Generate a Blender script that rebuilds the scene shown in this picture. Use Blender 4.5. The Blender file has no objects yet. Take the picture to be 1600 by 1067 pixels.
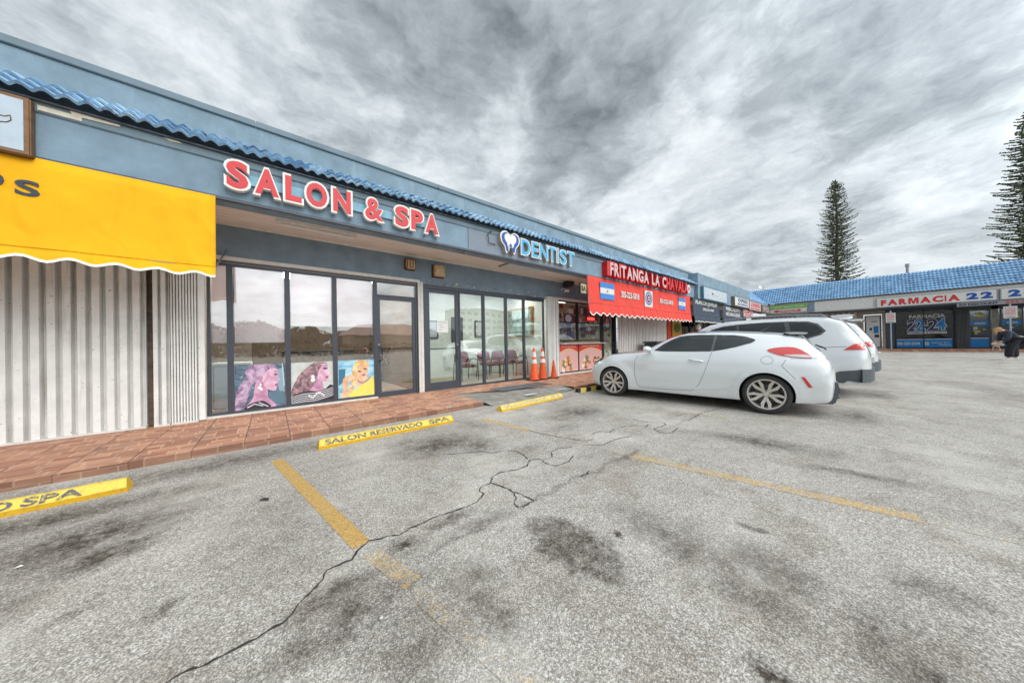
import bpy, bmesh, math, random
from mathutils import Vector, Matrix
from mathutils.geometry import delaunay_2d_cdt
R = math.radians
random.seed(7)
scn = bpy.context.scene
COL = scn.collection

# ------------------------------------------------------------------ camera
YAW, ROLL, PITCH = R(50.83), R(1.08), math.atan(2.3 / 461.0)
CAMH = 1.25
cam_d = bpy.data.cameras.new("camera")
cam_d.sensor_width = 36.0
cam_d.lens = 461.0 / 1600 * 36.0
cam_d.clip_start = 0.05
cam_d.clip_end = 3000
cam = bpy.data.objects.new("camera", cam_d)
COL.objects.link(cam)
scn.camera = cam
fw0 = Vector((math.cos(YAW), math.sin(YAW), 0)); rt0 = Vector((math.sin(YAW), -math.cos(YAW), 0)); up0 = Vector((0, 0, 1))
fw = fw0 * math.cos(PITCH) + up0 * math.sin(PITCH); up1 = up0 * math.cos(PITCH) - fw0 * math.sin(PITCH)
rt = rt0 * math.cos(ROLL) - up1 * math.sin(ROLL); up2 = up1 * math.cos(ROLL) + rt0 * math.sin(ROLL)
cm = Matrix((rt, up2, -fw)).transposed().to_4x4()
cm.translation = Vector((0, 0, CAMH))
cam.matrix_world = cm

# ------------------------------------------------------------------ node helper
class NT:
    def __init__(s, tree):
        s.t = tree; tree.nodes.clear()
    def n(s, typ, ins=None, **props):
        nd = s.t.nodes.new(typ)
        for k, v in props.items(): setattr(nd, k, v)
        if ins:
            for k, v in ins.items():
                sock = nd.inputs[k]
                if hasattr(v, 'is_output'): s.t.links.new(v, sock)
                else:
                    if sock.type == 'RGBA' and len(v) == 3: v = (*v, 1)
                    sock.default_value = v
        return nd
    def math(s, op, a, b=0.0, clamp=False):
        return s.n('ShaderNodeMath', {0: a, 1: b}, operation=op, use_clamp=clamp).outputs[0]
    def vm(s, op, a, b=(0, 0, 0)):
        return s.n('ShaderNodeVectorMath', {0: a, 1: b}, operation=op).outputs[0]
    def noise(s, vec, scale, detail=3, rough=.5, dist=0, color=False):
        nd = s.n('ShaderNodeTexNoise', {'Vector': vec, 'Scale': scale, 'Detail': detail, 'Roughness': rough, 'Distortion': dist})
        return nd.outputs['Color' if color else 'Fac']
    def ramp(s, fac, lo, hi, a=0.0, b=1.0):
        return s.n('ShaderNodeMapRange', {'Value': fac, 'From Min': lo, 'From Max': hi, 'To Min': a, 'To Max': b}, clamp=True).outputs[0]
    def mix(s, fac, a, b, mode='MIX'):
        nd = s.n('ShaderNodeMix', data_type='RGBA', blend_type=mode)
        for k, v in ((0, fac), (6, a), (7, b)):
            if hasattr(v, 'is_output'): s.t.links.new(v, nd.inputs[k])
            else: nd.inputs[k].default_value = v if k == 0 else ((*v, 1) if len(v) == 3 else v)
        return nd.outputs[2]
    def pos(s): return s.n('ShaderNodeNewGeometry').outputs['Position']

# ------------------------------------------------------------------ world: overcast sky
world = bpy.data.worlds.new("World"); scn.world = world; world.use_nodes = True
w = NT(world.node_tree)
sky = w.n('ShaderNodeTexSky', sky_type='NISHITA', sun_disc=False,
          air_density=1.0, dust_density=3.0)
dirv = w.n('ShaderNodeTexCoord').outputs['Generated']
sep = w.n('ShaderNodeSeparateXYZ', {0: dirv})
zc = w.math('MAXIMUM', sep.outputs[2], 0.0)
den = w.math('ADD', zc, 0.16)
px = w.math('DIVIDE', sep.outputs[0], den); py = w.math('DIVIDE', sep.outputs[1], den)
plane = w.n('ShaderNodeCombineXYZ', {0: px, 1: py, 2: 0.0}).outputs[0]
warp = w.vm('SUBTRACT', w.noise(plane, 1.6, 5, .6, color=True), (.5, .5, .5))
p2 = w.vm('ADD', plane, w.vm('MULTIPLY', warp, (.45, .45, 0)))
rotm = w.n('ShaderNodeMapping', {'Vector': p2, 'Rotation': (0, 0, R(35)), 'Scale': (1.0, .75, 1.0), 'Location': (.35, 1.9, 0)}).outputs[0]
big = w.noise(rotm, .95, 7, .56)
dcomp = w.vm('ADD', w.vm('MULTIPLY', dirv, (1.0, 1.0, 1.9)), w.vm('MULTIPLY', warp, (.30, .30, .2)))
med = w.math('ADD', w.math('MULTIPLY', w.noise(rotm, 2.6, 6, .6), .45), w.math('MULTIPLY', w.noise(dcomp, 4.2, 8, .62), .55))
fine = w.noise(dcomp, 9.5, 8, .66)
def skyblob(d, r0, r1):
    """soft cloud mass round a world direction"""
    v = Vector(d).normalized()
    dd = w.n('ShaderNodeVectorMath', {0: w.vm('NORMALIZE', w.vm('ADD', dirv, w.vm('MULTIPLY', warp, (.38, .38, .22)))), 1: tuple(v)}, operation='DOT_PRODUCT').outputs['Value']
    return w.n('ShaderNodeMapRange', {'Value': dd, 'From Min': math.cos(R(r1)), 'From Max': math.cos(R(r0))}, clamp=True, interpolation_type='SMOOTHSTEP').outputs[0]
def raydir(u, v): return fw + rt * ((u - 800) / 461.0) - up2 * ((v - 533.5) / 461.0)
cl = w.math('ADD', -.055, w.math('ADD', w.math('ADD', w.math('MULTIPLY', w.ramp(big, .3, .7), .30), w.math('MULTIPLY', w.ramp(med, .33, .67), .50)), w.math('MULTIPLY', w.ramp(fine, .32, .68), .27)))
for u, v, r0, r1, k in ((560, 60, 2, 24, -.11), (960, 130, 1, 15, -.14), (850, 20, 1, 20, -.07), (1270, 60, 1, 19, -.18), (690, 110, 1, 15, -.11), (880, 240, 1, 12, -.10), (1490, 85, 1, 10, -.12),
                        (1110, 140, 2, 8, .10), (1040, 235, 2, 11, .12), (780, 210, 2, 10, .12), (150, 60, 6, 24, .1), (300, 150, 3, 13, .08), (1530, 400, 3, 12, .12), (640, 250, 3, 10, .1), (1000, 400, 4, 13, .05), (1150, 300, 3, 14, -.02)):
    cl = w.math('ADD', cl, w.math('MULTIPLY', skyblob(raydir(u, v), r0, r1), k))
hz = w.ramp(sep.outputs[2], 0.0, .35, .12, 0.0)
cl = w.math('ADD', cl, hz)
tone = w.n('ShaderNodeValToRGB', {0: cl})
cr = tone.color_ramp
cr.elements[0].position = 0.0; cr.elements[0].color = (.17, .195, .215, 1)
cr.elements[1].position = .84; cr.elements[1].color = (.82, .86, .88, 1)
e = cr.elements.new(.34); e.color = (.38, .42, .445, 1)
e = cr.elements.new(.52); e.color = (.55, .60, .63, 1)
e = cr.elements.new(.66); e.color = (.68, .73, .76, 1)
skyc = w.mix(.93, w.vm('MULTIPLY', sky.outputs[0], (.10, .10, .10)), tone.outputs[0])
# extra sky glow added round the hidden sun behind the camera, to brighten shaded fronts
below = w.mix(w.ramp(sep.outputs[2], -.02, 0.0), (.22, .22, .21), skyc)
gd = w.n('ShaderNodeVectorMath', {0: dirv, 1: (math.cos(R(-75)) * math.cos(R(48)), math.sin(R(-75)) * math.cos(R(48)), math.sin(R(48)))}, operation='DOT_PRODUCT').outputs['Value']
glow = w.n('ShaderNodeMapRange', {'Value': gd, 'From Min': math.cos(R(72)), 'From Max': math.cos(R(12)), 'To Min': 1.0, 'To Max': 2.6}, clamp=True, interpolation_type='SMOOTHSTEP').outputs[0]
bg = w.n('ShaderNodeBackground', {'Color': below, 'Strength': glow})
w.t.links.new(bg.outputs[0], w.n('ShaderNodeOutputWorld').inputs[0])

sun_d = bpy.data.lights.new("sun", 'SUN'); sun_d.energy = 1.3; sun_d.angle = R(40); sun_d.color = (1, .97, .93)
sun = bpy.data.objects.new("sun", sun_d); COL.objects.link(sun)
SD = Vector((math.cos(R(-75)) * math.cos(R(40)), math.sin(R(-75)) * math.cos(R(40)), math.sin(R(40))))
sun.rotation_euler = SD.to_track_quat('Z', 'Y').to_euler()
sky.sun_elevation = R(40); sky.sun_rotation = R(90 + 75)

scn.view_settings.view_transform = 'Standard'
scn.view_settings.look = 'None'
scn.view_settings.exposure = 0.30
scn.view_settings.gamma = 1.0
scn.view_settings.use_curve_mapping = False
try:
    scn.cycles.max_bounces = 8; scn.cycles.transparent_max_bounces = 16
    scn.cycles.use_denoising = True
except Exception: pass

# ------------------------------------------------------------------ materials
MATS = {}
def S(r, g, b):
    """sRGB 0-255 -> linear"""
    f = lambda c: (c / 255 / 12.92) if c / 255 <= .04045 else ((c / 255 + .055) / 1.055) ** 2.4
    return (f(r), f(g), f(b))
def out(t, bsdf):
    t.t.links.new(bsdf, t.n('ShaderNodeOutputMaterial').inputs[0])
def newmat(name):
    m = bpy.data.materials.new(name); m.use_nodes = True; MATS[name] = m
    return m, NT(m.node_tree)
def plain(name, rgb, rough=.6, metal=0.0, var=.12, scale=6.0, bump=0.0, bscale=60, coat=0.0, emit=None, spec=.5, streak=0.0, streakcol=(.25, .22, .18), spots=0.0):
    if name in MATS: return MATS[name]
    m, t = newmat(name)
    p = t.pos()
    n1 = t.noise(p, scale, 5, .6)
    c = t.mix(t.ramp(n1, .3, .7), tuple(x * (1 - var) for x in rgb), tuple(min(1, x * (1 + var)) for x in rgb))
    if streak:
        ps = t.vm('MULTIPLY', p, (7, 7, .55))
        s1 = t.ramp(t.noise(ps, 1.0, 5, .65), .56, .76, 0, streak)
        c = t.mix(s1, c, streakcol)
    if spots:
        s2 = t.ramp(t.noise(p, 22, 3, .6), .66, .72, 0, spots)
        c = t.mix(s2, c, (.10, .08, .065))
    ins = {'Base Color': c, 'Roughness': rough, 'Metallic': metal, 'Coat Weight': coat, 'Coat Roughness': .06, 'Specular IOR Level': spec}
    if bump:
        b = t.n('ShaderNodeBump', {'Height': t.noise(p, bscale, 3, .6), 'Strength': bump, 'Distance': .01})
        ins['Normal'] = b.outputs[0]
    if emit: ins['Emission Color'] = emit[0]; ins['Emission Strength'] = emit[1]
    out(t, t.n('ShaderNodeBsdfPrincipled', ins).outputs[0])
    return m

def glass(name, refl=.16, tint=(.93, .955, .95), blend=.5):
    m, t = newmat(name)
    fr = t.math('MULTIPLY', t.math('POWER', t.n('ShaderNodeLayerWeight', {'Blend': .5}).outputs['Facing'], 3.0), blend)
    fac = t.math('ADD', fr, refl, clamp=True)
    wob = t.n('ShaderNodeBump', {'Height': t.noise(t.pos(), 1.1, 2, .5), 'Strength': .03, 'Distance': .1}).outputs[0]
    gl = t.n('ShaderNodeBsdfGlossy', {'Color': (.92, .96, .97), 'Roughness': .0, 'Normal': wob}).outputs[0]
    tr = t.n('ShaderNodeBsdfTransparent', {'Color': tint}).outputs[0]
    mx = t.n('ShaderNodeMixShader', {0: fac, 1: tr, 2: gl})
    out(t, mx.outputs[0]); return m

M_glass = glass('window_glass', .15, blend=.5)
M_glass_low = glass('shop_glass_low', .02, (.75, .76, .76), .3)
M_glass_dk = glass('dark_glass', .10, (.35, .38, .38))
STUC = [
    plain('stucco_parapet', S(124, 146, 160), .9, var=.17, scale=3.2, bump=.45, bscale=45, streak=.32, streakcol=S(165, 185, 195)),
    plain('stucco_cap', S(114, 132, 142), .85, var=.10, scale=3, bump=.2),
    plain('stucco_fascia', S(122, 144, 160), .9, var=.16, scale=3.0, bump=.4, bscale=50, streak=.35, streakcol=S(160, 180, 190)),
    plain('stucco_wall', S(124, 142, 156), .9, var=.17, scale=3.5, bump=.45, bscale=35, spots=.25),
]
plain('panel_pale_blue', S(130, 172, 190), .8, var=.14, scale=5, streak=.4, streakcol=S(95, 110, 125))
plain('panel_grey', S(128, 138, 150), .85, var=.08, scale=3, streak=.2, streakcol=S(160, 165, 170))
plain('bare_wood', S(120, 108, 98), .9, var=.35, scale=12, spots=.5)
plain('peeling_plaster', S(205, 198, 182), .9, var=.2, scale=9)
plain('frame_dark', S(72, 77, 86), .42, .3, var=.06)
plain('frame_black', S(38, 42, 48), .45, .3, var=.06)
plain('trim_white', S(214, 210, 203), .6, var=.1, scale=8, streak=.3, streakcol=S(150, 140, 128), spots=.15)
plain('shutter_white', S(226, 227, 224), .55, .0, var=.10, scale=4, streak=.62, streakcol=S(158, 146, 132), spots=.6)
plain('shutter_dark', S(86, 88, 92), .55, .2, var=.12, scale=4, streak=.3)
plain('white_paint', S(225, 225, 222), .5, var=.05)
plain('interior_wall', S(226, 232, 222), .85, var=.04)
plain('interior_tan', S(190, 172, 152), .85, var=.12, scale=2)
plain('interior_floor', S(168, 158, 146), .5, var=.1)
plain('interior_ceiling', S(210, 212, 208), .9, var=.04)
plain('dark_void', (.03, .032, .035), .8, var=.3)
plain('rubber', (.02, .02, .021), .75, var=.2)
plain('black_plastic', (.025, .026, .028), .45, var=.1)
plain('metal_grey', S(150, 152, 155), .35, .8, var=.08)
plain('galvanised', S(168, 182, 196), .45, .4, var=.1)
plain('concrete', S(150, 148, 142), .95, var=.25, scale=7, bump=.6, bscale=70, spots=.5)
plain('bronze_frame', S(122, 92, 66), .5, .5, var=.3, scale=14)
plain('rusty_glass', S(186, 160, 122), .4, var=.35, scale=20, spots=.5)
plain('rust', S(110, 66, 38), .8, .2, var=.4, scale=25)
plain('letter_red', S(200, 44, 50), .45, var=.05)
plain('letter_deep_red', S(196, 22, 26), .4, var=.08)
plain('letter_white', S(226, 222, 216), .5, var=.06, streak=.25)
plain('letter_cyan', S(60, 168, 214), .4, var=.06)
plain('letter_blue', S(18, 74, 158), .45, var=.05)
plain('letter_navy', S(18, 32, 92), .45, var=.05)
plain('letter_grey', S(62, 68, 78), .8, var=.15, scale=30)
plain('beige_return', S(170, 158, 142), .7, var=.15)
plain('sign_white', S(212, 212, 208), .5, var=.05, streak=.15)
plain('sign_bluewhite', S(176, 190, 202), .5, var=.08, streak=.15)
plain('sign_pink', S(205, 178, 178), .5, var=.08)
plain('sign_teal', S(70, 120, 132), .5, var=.1)
plain('sign_green', S(110, 170, 62), .5, var=.1)
plain('poster_blue', S(0, 128, 200), .5, var=.05)
plain('skin_sign', S(226, 180, 184), .5, var=.04)
plain('cone_orange', S(238, 88, 34), .6, var=.12, scale=9, spots=.35)
plain('cone_dirty', S(206, 84, 34), .75, var=.22, scale=12, spots=.8)
plain('reflective', S(228, 224, 222), .5, var=.1, spots=.3)
plain('burgundy', S(120, 42, 58), .6, var=.15)
plain('roof_felt', S(120, 122, 122), .95, var=.15)
plain('flag_blue', S(66, 130, 196), .7, var=.06)
plain('dark_awning', S(62, 72, 88), .85, var=.1, scale=4)
plain('bin_teal', S(40, 74, 84), .4, var=.15)
plain('bark', S(92, 80, 70), .95, var=.3, scale=9)
plain('needles', (.07, .09, .05), .8, var=.45, scale=1.2)
plain('needles_bright', (.11, .14, .06), .8, var=.4, scale=1.2)
plain('leaf_dark', (.035, .065, .025), .7, var=.45, scale=1.5)
plain('jacket', S(48, 56, 68), .8, var=.15, scale=20)
plain('trousers', S(34, 34, 42), .85, var=.15, scale=20)
plain('skin', S(206, 158, 132), .6, var=.05)
plain('hair', S(168, 130, 84), .6, var=.3, scale=60)
plain('shoe', S(220, 220, 218), .6)
plain('cream_bag', S(196, 178, 160), .7, var=.2, scale=30)
def cloth(name, rgb, dirtc):
    m, t = newmat(name); p = t.pos()
    c = t.mix(t.ramp(t.noise(p, 3, 5, .6), .3, .7), tuple(x * .94 for x in rgb), tuple(min(1, x * 1.05) for x in rgb))
    st = t.ramp(t.noise(t.vm('MULTIPLY', p, (9, 9, .8)), 1, 5, .65), .55, .78, 0, .3)
    c = t.mix(st, c, dirtc)
    c = t.mix(t.ramp(t.noise(p, 5, 6, .75), .64, .76, 0, .22), c, tuple(x * .6 for x in dirtc))
    fold = t.math('ADD', t.noise(t.vm('MULTIPLY', p, (3.2, 3.2, 2.2)), 1, 2, .4, .6), t.math('MULTIPLY', t.noise(p, 300, 2, .5), .03))
    bb = t.n('ShaderNodeBump', {'Height': fold, 'Strength': .5, 'Distance': .09})
    out(t, t.n('ShaderNodeBsdfPrincipled', {'Base Color': c, 'Roughness': .9, 'Normal': bb.outputs[0]}).outputs[0])
cloth('yellow_cloth', S(236, 174, 8), S(206, 142, 6)); cloth('red_cloth', S(222, 74, 62), S(184, 54, 48))
plain('cloth_trim', S(238, 234, 226), .9, var=.05)
plain('painting', S(150, 176, 166), .6, var=.6, scale=6)
plain('gold', S(176, 136, 70), .4, .6, var=.2)

def lampmat(name, col, k):
    m, t = newmat(name); out(t, t.n('ShaderNodeEmission', {'Color': col, 'Strength': k}).outputs[0]); return m
lampmat('panel_light', (1, .97, .94), 16.0)
lampmat('office_light', (1, .99, .96), 11.0)
lampmat('open_neon', (1, .08, .05), 2.2)
lampmat('strip_light', (.95, 1, 1), 9.0)

def wood_soffit():
    m, t = newmat('soffit_boards')
    p = t.pos(); s = t.n('ShaderNodeSeparateXYZ', {0: p})
    fr = t.math('FRACT', t.math('MULTIPLY', s.outputs[1], 7.5))
    line = t.ramp(fr, 0, .10, 1, 0)
    n1 = t.noise(t.vm('MULTIPLY', p, (1.2, 14, 3)), 1.5, 4, .6)
    c = t.mix(t.ramp(n1, .3, .7), S(226, 212, 200), S(242, 234, 224))
    c = t.mix(line, c, S(120, 106, 98))
    b = t.n('ShaderNodeBump', {'Height': line, 'Strength': -.5, 'Distance': .01})
    out(t, t.n('ShaderNodeBsdfPrincipled', {'Base Color': c, 'Roughness': .7, 'Normal': b.outputs[0]}).outputs[0])
wood_soffit()

def tile_mat(name, hi, lo, dark):
    m, t = newmat(name); p = t.pos()
    v = t.n('ShaderNodeTexVoronoi', {'Vector': p, 'Scale': 4.2}).outputs['Color']
    g = t.n('ShaderNodeSeparateColor', {0: v}).outputs[0]
    c = t.mix(g, hi, lo)
    d = t.ramp(t.noise(p, 1.6, 5, .7), .45, .60, 0, 1)
    d2 = t.math('MULTIPLY', d, t.ramp(t.noise(p, 26, 3, .6), .48, .62, 0, 1))
    c = t.mix(t.math('MULTIPLY', d2, .85), c, dark)
    out(t, t.n('ShaderNodeBsdfPrincipled', {'Base Color': c, 'Roughness': .6}).outputs[0])
tile_mat('roof_tile_blue', S(96, 136, 172), S(168, 200, 222), S(30, 36, 50))
tile_mat('roof_tile_blue_far', S(108, 152, 192), S(134, 178, 214), S(44, 52, 68))

def patio_mat():
    m, t = newmat('terracotta_tile'); p = t.pos()
    s = t.n('ShaderNodeSeparateXYZ', {0: p})
    # X joints every 0.443 m; printed brick pattern inside each tile, shifted from tile to tile
    X, Y, Z = s.outputs
    tx = t.math('DIVIDE', t.math('ADD', X, 1.155), .443)
    fx = t.math('FRACT', tx)
    jx = t.math('ADD', t.ramp(fx, 0, .022, 1, 0), t.ramp(fx, .978, 1, 0, 1), clamp=True)
    ty = t.math('DIVIDE', t.math('SUBTRACT', Y, 4.84), .9)
    jy = t.ramp(t.math('FRACT', ty), 0, .012, 1, 0)
    cellx = t.math('FLOOR', tx)
    yy = t.math('ADD', t.math('SUBTRACT', Y, Z), t.math('MULTIPLY', cellx, .137))
    rowf = t.math('DIVIDE', yy, .105)
    row = t.math('FLOOR', rowf)
    rr = t.n('ShaderNodeTexWhiteNoise', {'Vector': t.n('ShaderNodeCombineXYZ', {0: row, 1: cellx, 2: 3.0}).outputs[0]}, noise_dimensions='3D').outputs['Value']
    bx = t.math('ADD', t.math('MULTIPLY', fx, 2.0), rr)
    fb = t.math('FRACT', bx)
    gx = t.math('ADD', t.ramp(fb, 0, .06, 1, 0), t.ramp(fb, .97, 1, 0, 1), clamp=True)
    fy = t.math('FRACT', rowf)
    gy = t.ramp(fy, 0, .07, .75, 0)
    bid = t.n('ShaderNodeTexWhiteNoise', {'Vector': t.n('ShaderNodeCombineXYZ', {0: row, 1: t.math('FLOOR', bx), 2: cellx}).outputs[0]}, noise_dimensions='3D').outputs['Value']
    n1 = t.noise(t.vm('MULTIPLY', p, (5, 24, 24)), 1.0, 5, .65)
    c = t.mix(bid, S(158, 104, 82), S(210, 158, 126))
    c = t.mix(t.ramp(n1, .38, .72, 0, .55), c, S(138, 94, 78))
    c = t.mix(t.math('MULTIPLY', t.math('MAXIMUM', gx, gy), .85), c, S(222, 190, 160))
    dirt = t.ramp(t.noise(p, 2.3, 6, .65), .5, .72, 0, .55)
    c = t.mix(dirt, c, S(134, 112, 96))
    c = t.mix(t.math('MULTIPLY', t.math('MAXIMUM', jx, jy), .85), c, S(52, 42, 38))
    b = t.n('ShaderNodeBump', {'Height': t.math('SUBTRACT', 1.0, t.math('MAXIMUM', gx, t.math('MAXIMUM', jx, gy))), 'Strength': .35, 'Distance': .006})
    out(t, t.n('ShaderNodeBsdfPrincipled', {'Base Color': c, 'Roughness': t.ramp(n1, .3, .7, .5, .8), 'Normal': b.outputs[0]}).outputs[0])
patio_mat()

# ---- weathered asphalt, with its stains and dark patches
STAINS_AND_PATCHES = [  # x, y, rx, ry, rot deg, strength, edge hardness
    (1.42, 1.20, .19, .35, 4, .52, .86), (1.69, 1.06, .045, .06, 0, .85, .5),
    (1.95, .86, .24, .50, -8, .42, .15), (2.1, .40, .22, .30, 10, .42, .2), (1.8, .42, .13, .25, 0, .4, .2), (2.45, .52, .06, .09, 0, .7, .3),
    (2.5, -.18, .15, .22, 20, .45, .2), (1.9, .0, .25, .12, 0, .4, .2), (1.42, .22, .08, .12, 0, .7, .3), (1.84, -.1, .12, .1, 0, .5, .3),
    (1.62, 3.45, .65, .42, -6, .66, .15), (1.98, 3.1, .3, .35, 0, .5, .2), (1.25, 3.8, .4, .2, 0, .35, .2),
    (4.2, 3.35, .75, .5, -6, .6, .15), (4.55, .9, .7, .28, -80, .55, .2), (4.1, .15, .4, .12, -80, .45, .3),
    (-.95, 3.35, .55, .42, 15, .72, .12), (-1.5, 3.2, .5, .6, 0, .6, .12), (-1.3, 3.9, .9, .25, 0, .6, .2), (-.8, 3.0, .3, .2, 20, .6, .3), (-1.2, 2.7, .3, .25, 0, .45, .2), (-.44, 2.2, .1, .09, 0, .5, .2), (.3, 1.55, .5, .14, 6, .5, .15), (.75, 1.2, .12, .3, 10, .45, .2), (1.15, 1.75, .35, .08, -5, .4, .2), (-1.9, 2.6, .5, .3, 0, .45, .15), (3.3, 2.9, .35, .2, 10, .3, .2), (2.3, 2.6, .3, .2, 0, .25, .2), (-.75, 2.45, .08, .07, 0, .35, .2),
    (.25, 1.72, .28, .12, 8, .6, .15), (.62, 1.88, .16, .1, 0, .7, .2), (1.0, 1.93, .22, .07, 0, .5, .3), (.85, 1.38, .15, .16, 0, .4, .2), (.45, 1.25, .25, .3, 0, .35, .1),
    (.08, 2.7, .4, .7, 0, .22, .1), (2.2, 1.73, 1.7, .035, 0, .35, .2), (3.0, 1.72, .4, .05, 0, .42, .3), (5.1, 1.85, 1.4, .05, 0, .2, .2), (.95, 1.72, .5, .05, 0, .4, .2),
    (7.2, 2.2, .8, 2.3, -6, .62, .1), (9.9, 2.4, .9, 2.3, 0, .6, .1), (12.6, 2.4, .9, 2.3, 0, .6, .1), (7.1, .2, .8, .3, 0, .5, .1), (9.9, .0, .8, .35, 0, .5, .1),  # soft dark patches sized to the parked cars, beneath and behind them
    (15.5, 1.5, 2.2, .5, 0, .3, .1), (12, -1.6, 3, .5, 10, .25, .1), (2.4, 4.0, .25, .5, 0, .35, .1), (-.4, 4.45, 1.6, .28, 0, .5, .15), (4.4, 4.45, 1.4, .2, 0, .35, .15),
]
STAINS_AND_PATCHES = [(a, b, c, d, e, min(.97, f * 1.35), g) for a, b, c, d, e, f, g in STAINS_AND_PATCHES]
def asphalt_color(t, p):
    pn = t.vm('ADD', p, t.vm('MULTIPLY', t.vm('SUBTRACT', t.noise(p, 3.2, 8, .78, color=True), (.5, .5, .5)), (.42, .42, 0)))
    v1 = t.n('ShaderNodeTexVoronoi', {'Vector': p, 'Scale': 185.0, 'Randomness': 1.0})
    g1 = t.n('ShaderNodeSeparateColor', {0: v1.outputs['Color']}).outputs[0]
    v2 = t.n('ShaderNodeTexVoronoi', {'Vector': p, 'Scale': 105.0, 'Randomness': 1.0})
    g2 = t.n('ShaderNodeSeparateColor', {0: v2.outputs['Color']}).outputs[1]
    agg = t.n('ShaderNodeValToRGB', {0: g1}); r = agg.color_ramp
    r.elements[0].position = 0.0; r.elements[0].color = (.21, .20, .185, 1)
    r.elements[1].position = 1.0; r.elements[1].color = (.82, .775, .70, 1)
    for q, cc in ((.25, .33), (.55, .45), (.8, .56)):
        e = r.elements.new(q); e.color = (cc * 1.07, cc * .99, cc * .885, 1)
    pits = t.ramp(v1.outputs['Distance'], .42, .62, 0, .5)
    c = t.mix(pits, agg.outputs[0], (.12, .115, .105))
    big = t.ramp(g2, .82, .95, 0, .5)
    c = t.mix(big, c, (.80, .79, .76))
    lowf = t.noise(p, .8, 6, .65)
    c = t.mix(t.ramp(lowf, .34, .68, 0, .40), c, (.50, .49, .46), 'MULTIPLY')
    blot = t.ramp(t.noise(p, 5.2, 7, .75), .53, .70, 0, .5)
    c = t.mix(blot, c, (.40, .345, .29), 'MULTIPLY')
    brown = t.ramp(t.noise(t.vm('ADD', p, (7.3, 2.2, 0)), 1.7, 7, .7), .50, .66, 0, .42)
    c = t.mix(brown, c, (.56, .475, .40), 'MULTIPLY')
    pale = t.ramp(t.noise(t.vm('ADD', p, (1.3, 9.2, 0)), 1.1, 5, .6), .52, .68, 0, .35)
    c = t.mix(pale, c, (.63, .60, .545))
    specks = t.ramp(t.noise(p, 16, 4, .8), .66, .74, 0, .55)
    c = t.mix(specks, c, (.22, .19, .165), 'MULTIPLY')
    # car-wheel scuffs running along the bays
    sc = t.ramp(t.noise(t.vm('MULTIPLY', p, (.5, 3.4, 1)), 1.3, 5, .62), .55, .75, 0, .3)
    c = t.mix(sc, c, (.42, .40, .37), 'MULTIPLY')
    acc = None
    for x, y, rx, ry, rot, st, hard in STAINS_AND_PATCHES:
        mp = t.n('ShaderNodeMapping', {'Vector': pn, 'Location': (x, y, 0), 'Rotation': (0, 0, R(rot)), 'Scale': (rx, ry, 1000.0)}, vector_type='TEXTURE')
        ln = t.n('ShaderNodeVectorMath', {0: mp.outputs[0]}, operation='LENGTH').outputs['Value']
        f = t.n('ShaderNodeMapRange', {'Value': ln, 'From Min': hard, 'From Max': 1.12, 'To Min': st, 'To Max': 0.0}, clamp=True).outputs[0]
        acc = f if acc is None else t.math('MAXIMUM', acc, f)
    gr = t.math('MULTIPLY', t.ramp(t.noise(p, 9, 8, .8), .36, .56, .28, 1.2), t.ramp(t.noise(p, 38, 4, .8), .36, .6, .65, 1.2))
    c = t.mix(t.math('MULTIPLY', acc, gr, clamp=True), c, (.14, .112, .088), 'MULTIPLY')
    return c, v1
def asphalt_mats():
    m, t = newmat('asphalt'); p = t.pos()
    c, v1 = asphalt_color(t, p)
    b = t.n('ShaderNodeBump', {'Height': v1.outputs['Distance'], 'Strength': -.45, 'Distance': .006})
    out(t, t.n('ShaderNodeBsdfPrincipled', {'Base Color': c, 'Roughness': .85, 'Normal': b.outputs[0]}).outputs[0])
    for nm, col, wlo, whi in (('line_paint', S(200, 160, 82), .40, .56), ('line_paint_worn', S(200, 168, 104), .50, .60), ('line_paint_faint', S(200, 170, 110), .57, .66), ('line_paint_half', S(206, 172, 104), .46, .55)):
        m, t = newmat(nm); p = t.pos()
        c, v1 = asphalt_color(t, p)
        wv = t.noise(p, 26, 6, .75)
        wv2 = t.noise(p, 2.4, 3, .6)
        wear = t.math('ADD', t.math('MULTIPLY', wv, .72), t.math('MULTIPLY', wv2, .28))
        k = t.ramp(wear, wlo - .12 if nm == 'line_paint' else wlo - .04, whi - .1 if nm == 'line_paint' else whi, 0, .88)
        dk = t.ramp(t.n('ShaderNodeSeparateColor', {0: v1.outputs['Color']}).outputs[0], 0, 1, .55, 1.12)
        pc = t.mix(1.0, col, t.n('ShaderNodeCombineColor', {0: dk, 1: dk, 2: dk}).outputs[0], 'MULTIPLY')
        c = t.mix(k, c, pc)
        out(t, t.n('ShaderNodeBsdfPrincipled', {'Base Color': c, 'Roughness': .8}).outputs[0])
asphalt_mats()

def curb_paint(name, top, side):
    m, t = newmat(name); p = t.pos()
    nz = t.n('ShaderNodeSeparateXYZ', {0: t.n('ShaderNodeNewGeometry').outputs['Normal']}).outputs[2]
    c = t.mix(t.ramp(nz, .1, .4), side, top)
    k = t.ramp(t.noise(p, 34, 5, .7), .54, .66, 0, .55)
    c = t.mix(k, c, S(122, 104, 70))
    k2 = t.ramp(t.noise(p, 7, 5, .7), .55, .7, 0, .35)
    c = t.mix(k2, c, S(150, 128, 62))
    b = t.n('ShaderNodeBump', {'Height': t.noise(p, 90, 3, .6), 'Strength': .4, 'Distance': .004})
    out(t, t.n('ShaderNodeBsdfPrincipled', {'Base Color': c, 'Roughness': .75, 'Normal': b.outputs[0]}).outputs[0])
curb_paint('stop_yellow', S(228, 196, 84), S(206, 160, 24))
curb_paint('stop_yellow_faded', S(224, 200, 110), S(214, 170, 40))
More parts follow.
